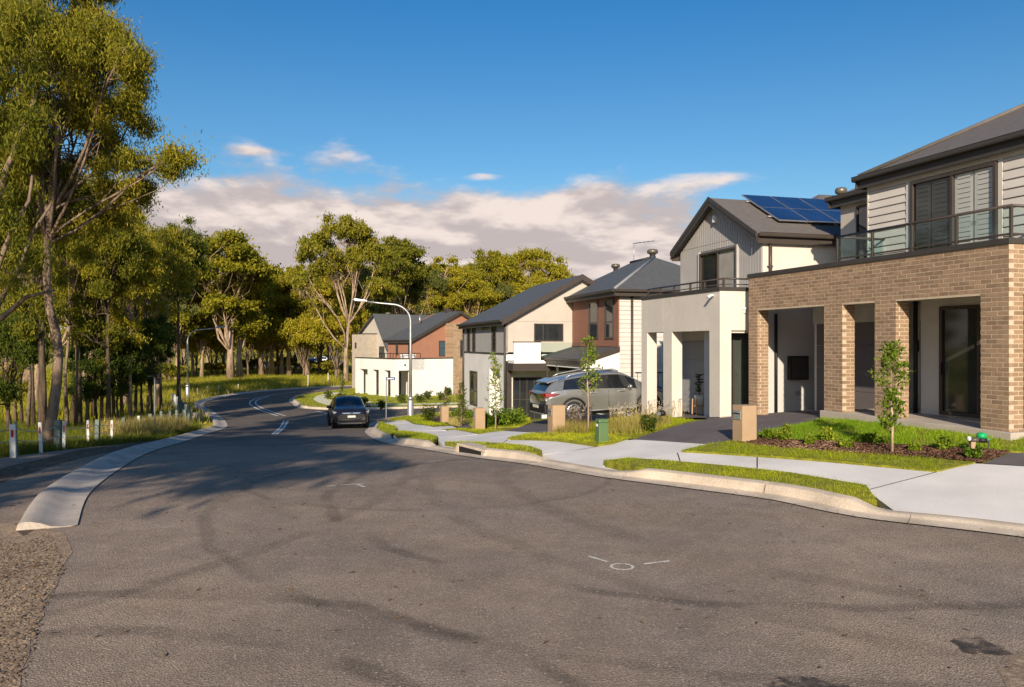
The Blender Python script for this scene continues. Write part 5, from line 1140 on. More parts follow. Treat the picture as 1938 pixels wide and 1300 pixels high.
    for i, (px, py, lb) in enumerate(((374, 747, 'short white peg nearest the lamp in the roadside grass'), (393, 743, 'taller white peg, second from the lamp in the grass'), (414, 741, 'white peg in the grass, third from the lamp'), (451, 738, 'white peg in the grass beside the middle of the far bend'), (583, 731, 'slender white stake in the grass above the far road'), (621, 726, 'slender white stake nearest the white corner house'))):
        x, y = gp(px, py); o = MB().box(-.045, .045, -.02, .02, -.1, .62 if i < 4 else 1.3).build('white_peg', wh); o.location = (x, y, G(x, y)); tag(o, lb, 'marker peg', 'white pegs in the roadside grass')
guide_posts()
def letterbox(px, py, hh, w, lb, plate=True, rz=.31):
    x, y = gp(px, py, KH); z = G(x, y, KH); r = empty('letterbox', (x, y, z), rz, lb, 'letterbox', 'tan pillar letterboxes')
    MB().box(0, w, 0, w * 1.05, -.2, hh).build('pillar', TAN, r, bevel=.008)
    if plate:
        p = MB().box(-.018, .0, w * .14, w * .86, hh * .62, hh * .87).build('mail_plate', M('brushed_plate', (.30, .30, .30), rough=.4, metal=.4), r, bevel=.004)
        MB().box(-.021, -.0185, w * .20, w * .80, hh * .765, hh * .80).build('slot', BLACK, p); MB().box(-.05, -.0185, w * .20, w * .80, hh * .805, hh * .82).build('flap', STEEL, p); MB().lathe([(.022, 0), (.022, .006), (.01, .007)], (-.0185, w * .5, hh * .68), 12, 'x').build('lock', M('teal_plastic', (.03, .22, .2)), p)
letterbox(1405, 839, .76, .34, 'tan rendered letterbox pillar nearest the camera, grey slot plate')
letterbox(1046, 819.5, .73, .36, 'tan letterbox pillar standing before the silver SUV')
letterbox(900, 813, .72, .34, 'tan letterbox pillar left of a young shrub at the grey house')
letterbox(836, 800, .80, .36, 'tan letterbox pillar farthest down the street beside a hedge', False)
def pit():
    x, y = gp(1139, 837, KH); z = G(x, y, KH); r = empty('service_pillar', (x, y, z), .3, 'green plastic electrical pillar on the verge', 'service pillar'); g = M('muted_green_plastic', (.085, .15, .06), rough=.5, var=.06)
    MB().prism([(-.125, -.125, -.1), (.125, -.125, -.1), (.125, .125, -.1), (-.125, .125, -.1)], [(-.11, -.11, .45), (.11, -.11, .45), (.11, .11, .45), (-.11, .11, .45)]).build('body', g, r, bevel=.02)
    MB().prism([(-.125, -.125, .452), (.125, -.125, .452), (.125, .125, .452), (-.125, .125, .452)], [(-.11, -.11, .53), (.11, -.11, .53), (.11, .11, .53), (-.11, .11, .53)]).build('cap', g, r, bevel=.02); MB().box(-.125, -.118, -.05, .05, .36, .42).build('label_plate', WHITE, r)
pit()
def water_meter():
    x, y = gp(1840, 858, KH); z = G(x, y, KH); r = empty('water_meter', (x, y, z), 0, 'water meter with bright green cap on a short post in the mulch', 'water meter')
    MB().box(-.04, .04, -.04, .04, -.1, .20).build('post', TAN, r, bevel=.005); MB().tube([(-.05, 0, .22), (.16, .0, .24)], [.045, .05], 10).build('meter_body', M('dark_brass', (.07, .06, .05), rough=.4), r, smooth=True); MB().tube([(0, 0, .12), (0, 0, .24)], .04, 8).build('riser', M('red_brass', (.18, .08, .06), rough=.5), r)
    MB().lathe([(.085, .19), (.085, .255), (.075, .26)], (.16, 0, 0), 16).build('meter', BLACK, r, smooth=True); MB().lathe([(.075, .262), (.085, .30), (.07, .345), (.01, .36)], (.16, 0, 0), 16).build('cap', M('bright_green', (.01, .30, .10), rough=.4), r, smooth=True); MB().lathe([(.0, -.03), (.04, -.02), (.04, .02), (.01, .03)], (-.06, 0, .25), 10, 'x').build('valve', WHITE, r)
    x, y = gp(1870, 855, KH); z = G(x, y, KH); r = empty('garden_sprinkler', (x, y, z), 0, 'thin garden tap stake beside the green capped water meter', 'tap')
    MB().tube([(0, 0, -.1), (.01, .0, .2)], .014, 7).build('stake', M('dark_brass', (.07, .06, .05)), r); MB().tube([(-.05, 0, .2), (.05, 0, .215)], .02, 8).build('tap_head', M('green_plastic', (.075, .20, .075)), r, smooth=True)
    x, y = gp(1250, 808, KH); z = G(x, y, KH); r = empty('grey_water_meter', (x, y, z), .5, 'small grey water meter among flowering grasses by the second driveway', 'water meter'); MB().tube([(0, 0, -.1), (0, 0, .3)], .022, 8).build('riser', M('dark_brass', (.07, .06, .05)), r); MB().lathe([(.05, .28), (.085, .30), (.085, .38), (.04, .42)], (.06, 0, 0), 12).build('meter', BLACK, r, smooth=True); MB().box(-.12, -.02, -.04, .04, .30, .38).build('valve', STEEL, r, bevel=.01)
water_meter()
def storm_drain():
    i = min(range(len(kr)), key=lambda k: abs(kr[k].y - 18.55)); t = (kr[i + 2] - kr[i - 2]).normalized(); p = kr[i] + Vector((t.y, -t.x)) * .3
    r = empty('storm_drain', (p.x, p.y, G(p.x, p.y)), math.atan2(t.y, t.x), 'concrete storm drain inlet with dark slot in the right kerb', 'storm drain')
    MB().box(-.75, .75, -.42, .0, .115, .175).build('lintel', CONCO, r, bevel=.012); MB().box(-.6, .6, -.3, .012, -.05, .112).build('opening', BLACK, r); 
    for s in (-1, 1): MB().box(s * .6, s * .75, -.3, .03, -.06, .116).build('side_block', CONCO, r, bevel=.01)
    x, y = gp(590, 770, 0); 
storm_drain()
def pot_plant():
    x, y = 6.02, 25.6; z = G(x, y, KH) + .03
    s = empty('plant_stand', (x, y, z), .2, 'small wooden plant stand inside the cream porch', 'plant stand'); wd = M('pale_wood', (.48, .29, .14), rough=.6)
    for a in (-1, 1):
        for b in (-1, 1): MB().tube([(a * .17, b * .17, 0), (a * .16, b * .16, .5)], .02, 7).build('leg', wd, s)
    MB().box(-.17, .17, -.02, .02, .26, .30).build('crossbar', wd, s); MB().box(-.02, .02, -.17, .17, .262, .298).build('crossbar', wd, s)
    p = empty('potted_plant', (x, y, z + .301), 0, 'broad leafed plant in white ribbed pot on wooden stand', 'potted plant')
    MB().lathe([(.13, 0), (.155, .28), (.16, .30), (.14, .30), (.13, .26)], (0, 0, 0), 20).build('pot', WHITE, p, smooth=True)
    rg = np.random.default_rng(3); V = []; F = []
    for k in range(34):
        h = rg.uniform(.05, .65); a = rg.uniform(0, 6.28); d = Vector((math.cos(a), math.sin(a), rg.uniform(.1, .8))).normalized(); c = Vector((0, 0, .3 + h)); L = rg.uniform(.18, .28); n = d.cross(Vector((0, 0, 1))).normalized() * L * .3; i = len(V)
        V += [c, c + d * L * .5 + n, c + d * L + Vector((0, 0, -.04)), c + d * L * .5 - n]; F.append((i, i + 1, i + 2, i + 3))
    me = bpy.data.meshes.new('leaves'); me.from_pydata([tuple(v) for v in V], [], F); me.materials.append(LEAFD); link('leaves', me, p); MB().tube([(0, 0, .25), (.01, 0, .6), (.0, 0, .95)], .012, 6).build('stem', BARKD, p)
pot_plant()

# ------------------------------------------------------------------ plants
def leaf_mesh(name, C, ln, wd, mat, rg, droop=.8, jit=.35):
    """pointed leaves: one kite-shaped face each, hanging more or less"""
    n = len(C); ax = rg.normal(size=(n, 3)); ax[:, 2] -= droop * 2.2; ax /= np.linalg.norm(ax, axis=1)[:, None]
    b = np.cross(ax, rg.normal(size=(n, 3))); b /= np.linalg.norm(b, axis=1)[:, None] + 1e-9
    l = ln * rg.uniform(1 - jit, 1 + jit, (n, 1)); w = wd * rg.uniform(1 - jit, 1 + jit, (n, 1)); k = np.cross(ax, b) * l * rg.uniform(-.12, .12, (n, 1))
    V = np.stack([C - ax * l / 2, C - ax * l * .08 + b * w / 2 + k, C + ax * l / 2, C - ax * l * .08 - b * w / 2 + k], 1).reshape(-1, 3)
    return fast_mesh(name, V, np.arange(4 * n).reshape(-1, 4), mat)
def curve(p0, p1, rg, n=6, wob=.12, up=.25):
    p0, p1 = np.array(p0, float), np.array(p1, float); L = np.linalg.norm(p1 - p0); out = []
    o1, o2 = rg.normal(size=3) * wob * L, rg.normal(size=3) * wob * L
    for t in np.linspace(0, 1, n):
        out.append(p0 * (1 - t) + p1 * t + o1 * math.sin(math.pi * t) * .6 + o2 * math.sin(2 * math.pi * t) * .3 + np.array([0, 0, up * L * (t - t * t)]))
    return out
def tree_meshes(seed, trunk, r0, blobs, nclump, nleaf, ln, wd, leafm, barkm, clump_r=.9, forks=4, flat=.65, bare=.0, seg=7, twigs=True):
    """trunk: points from ground to first fork; blobs: crown ellipsoids (centre, radii); limbs run to leaf clumps in them"""
    rg = np.random.default_rng(seed); mb = MB(); T = [np.array(p, float) for p in trunk]
    k = len(T); rad = [r0 * (1.35 if i == 0 else 1 - .45 * i / (k - 1)) for i in range(k)]
    mb.tube(T, rad, seg + 2)
    vol = np.array([b[1][0] * b[1][1] * b[1][2] for b in blobs]) ** .6; vol /= vol.sum(); CL = []
    top = T[-1]; limbs = []
    for bi, (c, r) in enumerate(blobs):
        c = np.array(c, float); r = np.array(r, float); m = max(2, int(round(nclump * vol[bi]))); nl = max(1, int(round(forks * vol[bi] + .5)))
        cents = []
        for _ in range(m):
            d = rg.normal(size=3); d /= np.linalg.norm(d); d[2] = abs(d[2]) * .9 - .25 if rg.random() < .75 else d[2]
            cents.append(c + d * r * rg.uniform(.45, 1.0) ** .6)
        st = T[-1] if len(blobs) == 1 or rg.random() < .6 else T[-2]
        ends = []
        for q in range(nl):
            e = c + rg.normal(size=3) * r * .35; P = curve(st, e, rg, 6, .09, .12); rr = rad[-1] * rg.uniform(.5, .75)
            mb.tube(P, [rr * (1 - .62 * i / 5) for i in range(6)], seg); ends.append((P, rr))
        for e in cents:
            P, rr = ends[rg.integers(len(ends))]; i = int(rg.integers(2, 6)); 
            if twigs: Q = curve(P[i], e, rg, 4, .1, .05); mb.tube(Q, [rr * .36, rr * .26, rr * .16, rr * .06], max(4, seg - 2))
            CL.append(e)
    CL = np.array(CL); per = max(8, nleaf // len(CL)); pts = []
    for e in CL:
        s = clump_r * rg.uniform(.6, 1.25); d = rg.normal(size=(per, 3)); d /= np.linalg.norm(d, axis=1)[:, None]
        pts.append(e + d * np.minimum(np.abs(rg.normal(size=(per, 1))) * .42 + .18, 1.5) * s * np.array([1, 1, flat]))
    C = np.concatenate(pts)
    tm = mb.mesh('trunk', barkm, True); cm = leaf_mesh('crown', C, ln, wd, leafm, rg)
    return tm, cm
def place_tree(meshes, loc, rz, sc, label, cat='tree', group=None, name='gum_tree'):
    r = empty(name, loc, rz, label, cat, group); r.scale = sc if hasattr(sc, '__len__') else (sc,) * 3
    link('trunk', meshes[0], r); link('crown', meshes[1], r); return r
def at(px, Y): return ((px - CX_) / F_ * Y, Y)
def wpt(px, py, Y): return ((px - CX_) / F_ * Y, Y, EYE - (py - CY_) / F_ * Y)

def near_trees():
    # the big leaning gum: trunk and crown picked from the photograph, all at its own distance
    B = gp(95, 849); Y = B[1] + .35; g = G(*at(95, Y)) - .1
    def lp(px, py, d=0.): x, y, z = wpt(px, py, Y + d); return (x - at(95, Y)[0], d, z - g)
    tr = [lp(92, 852), lp(97, 800), lp(107, 730), lp(111, 670), lp(106, 628), lp(94, 585), lp(89, 530), lp(90, 460), lp(96, 400)]
    bl = [(lp(60, 110, .5), (2.4, 2.4, 1.9)), (lp(170, 120, .3), (1.5, 1.6, 1.6)), (lp(110, 260, .8), (1.9, 1.9, 1.6)), (lp(225, 130, -.5), (.5, .6, .8)), (lp(225, 235, .2), (.75, .9, 1.0)), (lp(290, 310, -.2), (.85, .7, .42)), (lp(235, 355, .4), (.8, 1.0, .6)), (lp(30, 330, .6), (1.6, 2.0, 1.6)), (lp(150, 420, 1.5), (1.3, 1.5, 1.0)), (lp(60, -40, .5), (2.0, 2.2, 1.2)), (lp(340, 300, -.4), (.25, .3, .3))]
    m = tree_meshes(11, tr, .145, bl, 290, 190000, .13, .03, LEAF, BARKM, .56, 18, .9, seg=8)
    place_tree(m, (*at(95, Y), g), 0, 1, 'big leaning gum with streaky bark, its base behind the guide posts')
    # gum off the left edge, its pale boughs reaching into view
    Y = 18.5; bx = at(-130, Y); g = G(*bx) - .1
    def lq(px, py, d=0.): x, y, z = wpt(px, py, Y + d); return (x - bx[0], d, z - g)
    mb = MB()
    for P, r in (([lq(-130, 860), lq(-110, 760), lq(-70, 680), lq(-30, 625)], .17), ([lq(-30, 625), lq(8, 598), lq(50, 562), lq(104, 549)], .075), ([lq(-30, 625), lq(6, 560), lq(40, 500), lq(62, 440), lq(98, 385)], .07), ([lq(-30, 625), lq(-5, 510), lq(20, 440), lq(55, 380), (lq(62, 330))], .07), ([lq(-40, 640), lq(-20, 480), lq(8, 330), lq(50, 230), lq(75, 160)], .09)):
        mb.tube(P, [r * (1 - .6 * i / (len(P) - 1)) for i in range(len(P))], 9)
    rg = np.random.default_rng(5); C = []
    for _ in range(105):
        c = np.array(lq(rg.uniform(-260, 75), rg.uniform(20, 560), rg.uniform(-1.2, 2))); d = rg.normal(size=(420, 3)); d /= np.linalg.norm(d, axis=1)[:, None]; C.append(c + d * (np.abs(rg.normal(size=(420, 1))) * .42 + .18) * np.array([.62, .62, .5]))
    r = empty('gum_tree', (*bx, g), 0, 'gum at the left edge whose bare pale boughs reach into view', 'tree'); mb.build('trunk', BARKM, r, smooth=True); link('crown', leaf_mesh('crown', np.concatenate(C), .15, .034, LEAF, rg), r)
    # trees behind the post line
    def std(seed, px, py, top, wpx, r0, label, leaf=LEAF, bark=BARKD, n=14000, ln=.17, fork=.5, lean=0, cl=46, low=.35, rc=.62, Yd=0):
        x, y = gp(px, py); y += Yd; x = (px - CX_) / F_ * y; g = G(x, y) - .1; Hh = EYE - (top - CY_) / F_ * y - g; w = wpx / F_ * y / 2
        tr = [(0, 0, 0), (lean * .3, .05, Hh * fork * .35), (lean * .6, -.05, Hh * fork * .7), (lean, 0, Hh * fork)]
        bl = [((lean, 0, Hh * (low + 1) / 2), (w, w, Hh * (1 - low) / 2)), ((lean + w * .3, .2, Hh * .82), (w * .6, w * .6, Hh * .16)), ((lean - w * .3, -.2, Hh * (low + .1)), (w * .7, w * .7, Hh * .12))]
        m = tree_meshes(seed, tr, r0, bl, int(cl * 1.5), int(n * 1.9), ln, ln * .27, leaf, bark, rc, 6, .8)
        place_tree(m, (x, y, g), 0, 1, label)
    std(21, 80, 822, 300, 150, .16, 'straight dark trunk rising just left of the leaning gum', LEAF, n=16000)
    std(22, 148, 806, 330, 150, .17, 'dark gum in the middle of the group behind the guide posts', LEAFY, n=18000)
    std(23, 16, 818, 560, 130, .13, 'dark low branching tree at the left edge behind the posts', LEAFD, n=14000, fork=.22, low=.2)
    std(24, 205, 805, 380, 120, .12, 'slim dark gum above the fourth guide post', LEAF, n=15000, low=.3)
    std(25, 246, 800, 420, 120, .11, 'slender gum above the last green post before the plated pole', LEAFY, BARK, n=15000, low=.35)
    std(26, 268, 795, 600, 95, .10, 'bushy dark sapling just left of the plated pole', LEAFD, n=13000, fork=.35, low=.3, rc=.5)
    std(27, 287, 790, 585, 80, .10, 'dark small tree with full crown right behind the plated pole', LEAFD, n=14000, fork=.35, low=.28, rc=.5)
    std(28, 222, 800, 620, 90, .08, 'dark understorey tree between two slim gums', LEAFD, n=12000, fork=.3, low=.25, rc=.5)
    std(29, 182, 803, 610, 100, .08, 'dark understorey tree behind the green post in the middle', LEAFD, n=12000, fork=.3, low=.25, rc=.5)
    std(30, 40, 800, 520, 110, .09, 'shaded thicket tree left of the straight dark trunk', LEAF, n=12000, fork=.3, low=.15, rc=.55)
    std(31, 300, 775, 425, 120, .15, 'gum whose dark leafy top stands above the left lamp', LEAF, BARK, n=18000, low=.45, rc=.9, ln=.26, Yd=0)
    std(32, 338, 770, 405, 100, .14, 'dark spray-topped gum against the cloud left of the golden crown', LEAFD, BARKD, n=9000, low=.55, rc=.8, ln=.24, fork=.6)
    std(33, 238, 772, 395, 150, .15, 'pale trunked gum behind the roadside group', LEAFY, BARK, n=16000, low=.45, rc=1.0, ln=.28)
    std(34, 160, 770, 310, 170, .17, 'tall sunlit gum rising behind the leaning one', LEAFY, BARK, n=16000, low=.4, rc=1.1, ln=.28)
    std(35, 70, 770, 250, 190, .18, 'tall sunlit gum deep behind the left edge trees', LEAFY, BARK, n=16000, low=.35, rc=1.2, ln=.3)
    std(36, 10, 775, 330, 160, .15, 'sunlit gum farthest left in the second row', LEAF, BARK, n=14000, low=.3, rc=1.1, ln=.28)
    slim = [tree_meshes(170 + k, [(0, 0, 0), (.12 - .2 * k, .05, 2.4), (-.1, 0, 4.8), (.15 * k, 0, 6.6)], .085, [((.1, 0, 8.2), (1.25, 1.25, 1.7)), ((.5 - k * .7, .2, 6.2), (.9, .9, .7)), ((-.4 + k * .7, 0, 10), (.7, .7, .8))], 60, 9000, .15, .04, (LEAFY, LEAF)[k], (BARKM, BARKD)[k], .42, 7, .9, seg=6) for k in (0, 1)]
    for k, (px, py, sc, lb) in enumerate(((52, 812, 1.0, 'left of the straight dark trunk'), (64, 806, 1.15, 'touching the straight dark trunk on its left'), (128, 808, 1.1, 'right of the leaning gum'), (138, 800, 1.3, 'close behind the leaning gum'), (165, 804, 1.05, 'right of the middle dark gum'), (176, 796, 1.25, 'behind the fourth guide post'), (192, 801, 1.0, 'left of the slim dark gum'), (216, 796, 1.2, 'right of the slim dark gum'), (232, 795, 1.0, 'above the last green timber post'), (256, 790, 1.25, 'left of the bushy dark sapling'), (279, 786, 1.1, 'between the bushy sapling and the plated pole'), (305, 780, 1.2, 'right of the plated pole'), (30, 800, 1.2, 'in the thicket at the left'), (108, 795, 1.4, 'behind the foot of the leaning gum'))):
        x, y = gp(px, py); place_tree(slim[k % 2], (x, y, G(x, y) - .1), k * 1.9, (1, 1, sc), 'very slim gum ' + lb, 'tree', 'slim gums behind the roadside posts')
    # trees standing left of the camera, outside the view, that throw the shade on the road
    for k, (x, y, hh) in enumerate(((-12.2, 6.5, 9.5), (-11.6, 1.5, 11), (-11.3, -2.5, 13), (-13.6, 0, 12), (-11.2, -6.5, 15.5))):
        m = tree_meshes(60 + k % 2, [(0, 0, 0), (.1, 0, hh * .25), (0, .1, hh * .5)], .2, [((.8, 0, hh * .72), (3.0, 2.6, hh * .26)), ((3.2, .5, hh * .66), (1.8, 1.6, 1.2)), ((2.2, -1, hh * .92), (2.2, 1.6, 1.2))], 46, 9500, .26, .08, LEAF, BARK, .75, 6) if k < 2 else OFF[k % 2]
        if k < 2: OFF.append(m)
        place_tree(m, (x, y, G(x, y) - .1), (k % 3) * .3 - .3, hh / 11, ('gum outside the view, closest to the shaded kerb', 'gum outside the view, second from the shaded kerb', 'gum outside the view, level with the camera on the left', 'gum outside the view, farthest left of the camera', 'tallest gum outside the view, behind the camera')[k], 'tree', 'shade gums outside the view')
OFF = []
near_trees()

def far_trees():
    protos = []
    specs = [(LEAFY, 'dome'), (LEAFY, 'tall'), (LEAFY, 'multi'), (LEAF, 'wide'), (LEAFY, 'tall'), (LEAFG, 'multi'), (LEAFY, 'wide')]
    for i, (lf, kind) in enumerate(specs):
        H = 20.
        if kind == 'dome': tr = [(0, 0, 0), (.2, 0, 4), (.1, .1, 8.5)]; bl = [((0, 0, 14.5), (4.2, 4.2, 4.6)), ((1.8, 0, 17), (2.4, 2.4, 2.4)), ((-2, .5, 13), (2.4, 2.4, 2.6)), ((1.5, -.5, 10), (2, 2, 1.6))]
        elif kind == 'tall': tr = [(0, 0, 0), (-.2, 0, 4), (.2, .1, 9)]; bl = [((.4, 0, 17), (2.6, 2.6, 2.6)), ((-1.4, 0, 13.6), (2.1, 2.1, 2)), ((1.6, .4, 12), (2, 2, 2)), ((0, 0, 8.8), (2.6, 2.6, 2))]
        elif kind == 'multi': tr = [(0, 0, 0), (.1, 0, 2), (0, 0, 4.5)]; bl = [((2.4, 0, 15), (2.6, 2.6, 3.2)), ((-2.2, .5, 16.6), (2.7, 2.6, 3)), ((0, 0, 11), (3, 3, 2.6)), ((-3.4, 0, 9.5), (1.6, 1.6, 1.6)), ((3.6, 0, 9), (1.6, 1.6, 1.6))]
        else: tr = [(0, 0, 0), (0, 0, 4), (-.3, .2, 7)]; bl = [((3.6, 0, 15), (3.2, 3, 3.2)), ((-3.4, .4, 15), (3.2, 3, 3)), ((0, 0, 17.2), (3.6, 3, 2.6)), ((5.2, 0, 11.6), (2.2, 2.2, 2)), ((-5, 0, 11), (2.4, 2.4, 2))]
        protos.append(tree_meshes(100 + i, tr, .36, bl, 130 if kind == 'wide' else 105, 30000, .38, .18, lf, BARK, 1.2, 10, .72, seg=6))
    rows = [(366, 715, 520, 1, .9, 'slim pale trunked gum just right of the left lamp'), (382, 718, 500, 4, .9, 'second slim gum right of the left lamp'), (437, 722, 434, 0, 1.4, 'large golden domed gum with forked pale trunk'), (455, 720, 470, 1, 1.3, 'gum leaning its boughs over the paddock right of the golden dome'),
            (410, 712, 520, 5, .9, 'gum standing between the left lamp and the golden dome'), (495, 710, 494, 4, 1.25, 'gum right of the golden dome with a pale straight trunk'), (514, 713, 505, 1, 1.2, 'straight pale gum on the left of the dense clump'), (534, 711, 496, 2, 1.0, 'dark forked gum at the centre of the clump'), (548, 712, 508, 4, 1.1, 'slender gum in the right half of the clump'), (560, 708, 506, 2, .9, 'many stemmed gum behind the clump'), (582, 713, 498, 1, 1.2, 'rightmost gum of the dense clump'),
            (622, 705, 540, 4, .8, 'low thin gum by the gap in the clump'), (655, 726, 398, 3, .80, 'tallest gum with round crown above the street lamp arm'), (640, 716, 470, 1, 1.2, 'gum in the shade left of the tallest one'), (690, 716, 500, 5, .9, 'gum behind the colonnaded corner house, right of the tallest'),
            (758, 708, 444, 3, 1.0, 'broad brownish gum behind the orange gable'), (722, 708, 500, 4, 1.2, 'gum filling the gap between the tallest and the brownish one'), (800, 706, 505, 5, .9, 'gum above the roof of the orange gabled house'), (838, 704, 484, 1, 1.2, 'gum with thin pointed crown between two broad ones'), (880, 704, 500, 2, .9, 'gum with bare pale branches above the grey house roof'),
            (935, 702, 468, 3, 1.0, 'broad domed gum above the big grey roof'), (1000, 702, 462, 6, 1.05, 'widest golden gum at the right end of the tree line'), (1058, 702, 512, 4, .9, 'last gum of the tree line beside the grey ridge'), (905, 704, 540, 4, .8, 'lower gum in front of the broad dome'), (968, 703, 530, 5, .8, 'lower gum between the two broadest domes'), (1030, 703, 545, 1, .8, 'lower gum under the widest crown'), (775, 706, 560, 1, .8, 'lower dark gum right behind the orange roof ridge'), (855, 705, 560, 2, .8, 'lower bushy gum above the lamp pole'),
            (335, 722, 470, 5, .9, 'gum behind the left lamp with leafy upper half'), (310, 722, 440, 2, .9, 'gum seen through the roadside trees left of the lamp'), (270, 725, 460, 4, .9, 'sunlit gum deep behind the plated pole'), (225, 726, 430, 2, 1.0, 'sunlit gum across the paddock behind the middle posts'), (170, 728, 420, 0, 1.0, 'sunlit gum across the paddock behind the leaning one'), (110, 728, 440, 2, 1.0, 'sunlit gum across the paddock, third from the left'), (50, 730, 400, 0, 1.0, 'sunlit gum across the paddock, second from the left'), (-10, 730, 420, 2, 1.0, 'sunlit gum across the paddock at the left edge')]
    for i, (px, py, top, pr, wf, lb) in enumerate(rows):
        x, y = gp(px, py); g = G(x, y) - .2; Hh = EYE - (top - CY_) / F_ * y - g; s = Hh / 20.
        place_tree(protos[pr], (x, y, g), (i * 2.399) % 6.28, (s * wf, s * wf, s), lb, 'tree', 'gums of the tree line')
    mid = tree_meshes(150, [(0, 0, 0), (.1, 0, 1.6), (0, 0, 3.4)], .16, [((0, 0, 7.4), (2.9, 2.9, 2.6)), ((1.6, 0, 5.4), (1.8, 1.8, 1.3)), ((-1.8, .4, 5.8), (1.8, 1.8, 1.4))], 70, 16000, .36, .17, LEAFY, BARKM, 1.0, 8, .75, seg=5)
    for i, (px, py, sc, lb) in enumerate(((400, 714, 1.0, 'left of the golden dome trunk'), (422, 709, .9, 'just behind the golden dome trunk'), (470, 712, 1.0, 'right of the golden dome trunk'), (487, 708, .9, 'between the golden dome and the clump'), (505, 714, 1.0, 'at the left end of the clump'), (527, 708, .95, 'deep inside the clump on the left'), (556, 709, 1.0, 'deep inside the clump on the right'), (575, 716, .9, 'at the front right of the clump'), (604, 709, 1.0, 'in the gap right of the clump'), (636, 722, 1.05, 'at the foot of the tallest gum on its left'), (672, 718, 1.05, 'at the foot of the tallest gum on its right'), (700, 710, 1.1, 'above the colonnade parapet'), (345, 716, 1.0, 'left of the left lamp'), (372, 711, .9, 'right of the left lamp'), (322, 722, 1.0, 'beyond the plated pole'))):
        x, y = gp(px, py); place_tree(mid, (x, y, G(x, y) - .2), i * 2.1, (sc, sc, sc * (.95 + .1 * (i % 3))), 'lower leafy tree ' + lb, 'tree', 'lower trees of the tree line')
    back = [(392, 530, 0, 'behind the golden dome on its left'), (425, 540, 2, 'behind the golden dome'), (475, 520, 5, 'behind the gap right of the golden dome'), (525, 525, 2, 'behind the left half of the clump'), (572, 530, 0, 'behind the right half of the clump'), (608, 520, 2, 'in the gap left of the tallest gum'), (628, 500, 5, 'touching the tallest gum on its left'), (672, 505, 0, 'behind the tallest gum'), (712, 500, 2, 'right of the tallest gum'), (742, 515, 0, 'above the pale gabled house'), (785, 505, 2, 'left of the pointed crown'), (818, 515, 0, 'under the pointed crown'), (862, 520, 6, 'above the tan tower'), (898, 510, 0, 'left of the broad dome'), (952, 505, 2, 'between the broad domes'), (1020, 515, 0, 'under the right end of the tree line'), (350, 500, 0, 'behind the left lamp')]
    for i, (px, top, pr, lb) in enumerate(back):
        x, y = gp(px, 702 + 3 * (i % 2)); g = G(x, y) - .2; s = (EYE - (top - CY_) / F_ * y - g) / 20.
        place_tree(protos[pr], (x, y, g), (i * 1.7 + 1) % 6.28, (s * 1.15, s * 1.15, s), 'back row gum ' + lb, 'tree', 'back row of the tree line')
    # far woodland that closes the view: reads as one mass
    rg = np.random.default_rng(77); n = 26000; X = rg.uniform(-260, 190, n); Yy = 225 + rg.uniform(0, 30, n) + 12 * np.sin(X * .03); top = 7 + 5 * np.abs(np.sin(X * .11)) + 3 * np.sin(X * .37)
    z = EYE + ZR(Yy) + top * rg.random(n) ** .6; o = link('distant_woodland', leaf_mesh('distant_woodland', np.stack([X, Yy, z], 1), 1.5, .8, LEAF, rg, .1)); o['kind'] = 'stuff'; o['label'] = 'distant band of woodland beyond the paddock'
    # scrub under the tree line
    lab = ['low scrub at the foot of the golden dome', 'low scrub in the gap left of the clump', 'low scrub under the dense clump', 'low scrub at the right of the clump', 'low scrub beside the tallest gum', 'low scrub left of the left lamp', 'low scrub behind the left lamp', 'low scrub behind the white corner house']
    sm = tree_meshes(140, [(0, 0, 0), (0, 0, .5), (.1, 0, 1.0)], .07, [((0, 0, 2.0), (2.4, 1.6, 1.5))], 26, 4200, .34, .15, LEAF, BARKD, .6, 5)
    for i, (px, py) in enumerate(((410, 714), (470, 708), (540, 709), (600, 707), (632, 714), (300, 730), (335, 722), (700, 712))):
        x, y = gp(px, py); place_tree(sm, (x, y, G(x, y) - .15), i * 1.3, (1.0, 1.0, .75 + .1 * (i % 3)), lab[i], 'bush', 'scrub under the tree line', 'bush')
far_trees()

# ------------------------------------------------------------------ garden plants
def bush(px, py, hh, w, label, mat=SHRUB, n=420, ln=.085, wd=.045, h0=KH, seed=0, group='garden shrubs', name='shrub', cat='shrub'):
    x, y = gp(px, py, h0); g = G(x, y, h0); rg = np.random.default_rng(seed + int(px)); r = empty(name, (x, y, g), 0, label, cat, group)
    mb = MB(); C = []
    for k in range(7):
        a = rg.uniform(0, 6.28); t = rg.uniform(.35, 1); e = np.array([math.cos(a) * w * .42 * t, math.sin(a) * w * .42 * t, hh * rg.uniform(.6, 1.0) * (1.1 - .3 * t)])
        mb.tube([(0, 0, -.05), tuple(e * .5 + np.array([0, 0, .05])), tuple(e)], [.012, .009, .004], 5)
        q = n // 7; d = rg.normal(size=(q, 3)); d /= np.linalg.norm(d, axis=1)[:, None]; tt = rg.uniform(.35, 1.0, (q, 1)); C.append(e * tt + d * rg.random((q, 1)) ** .5 * w * .24)
    C = np.concatenate(C); C[:, 2] = np.maximum(C[:, 2], .02)
    mb.build('stems', BARKD, r); link('foliage', leaf_mesh('foliage', C, ln, wd, mat, rg, -.25), r); return r
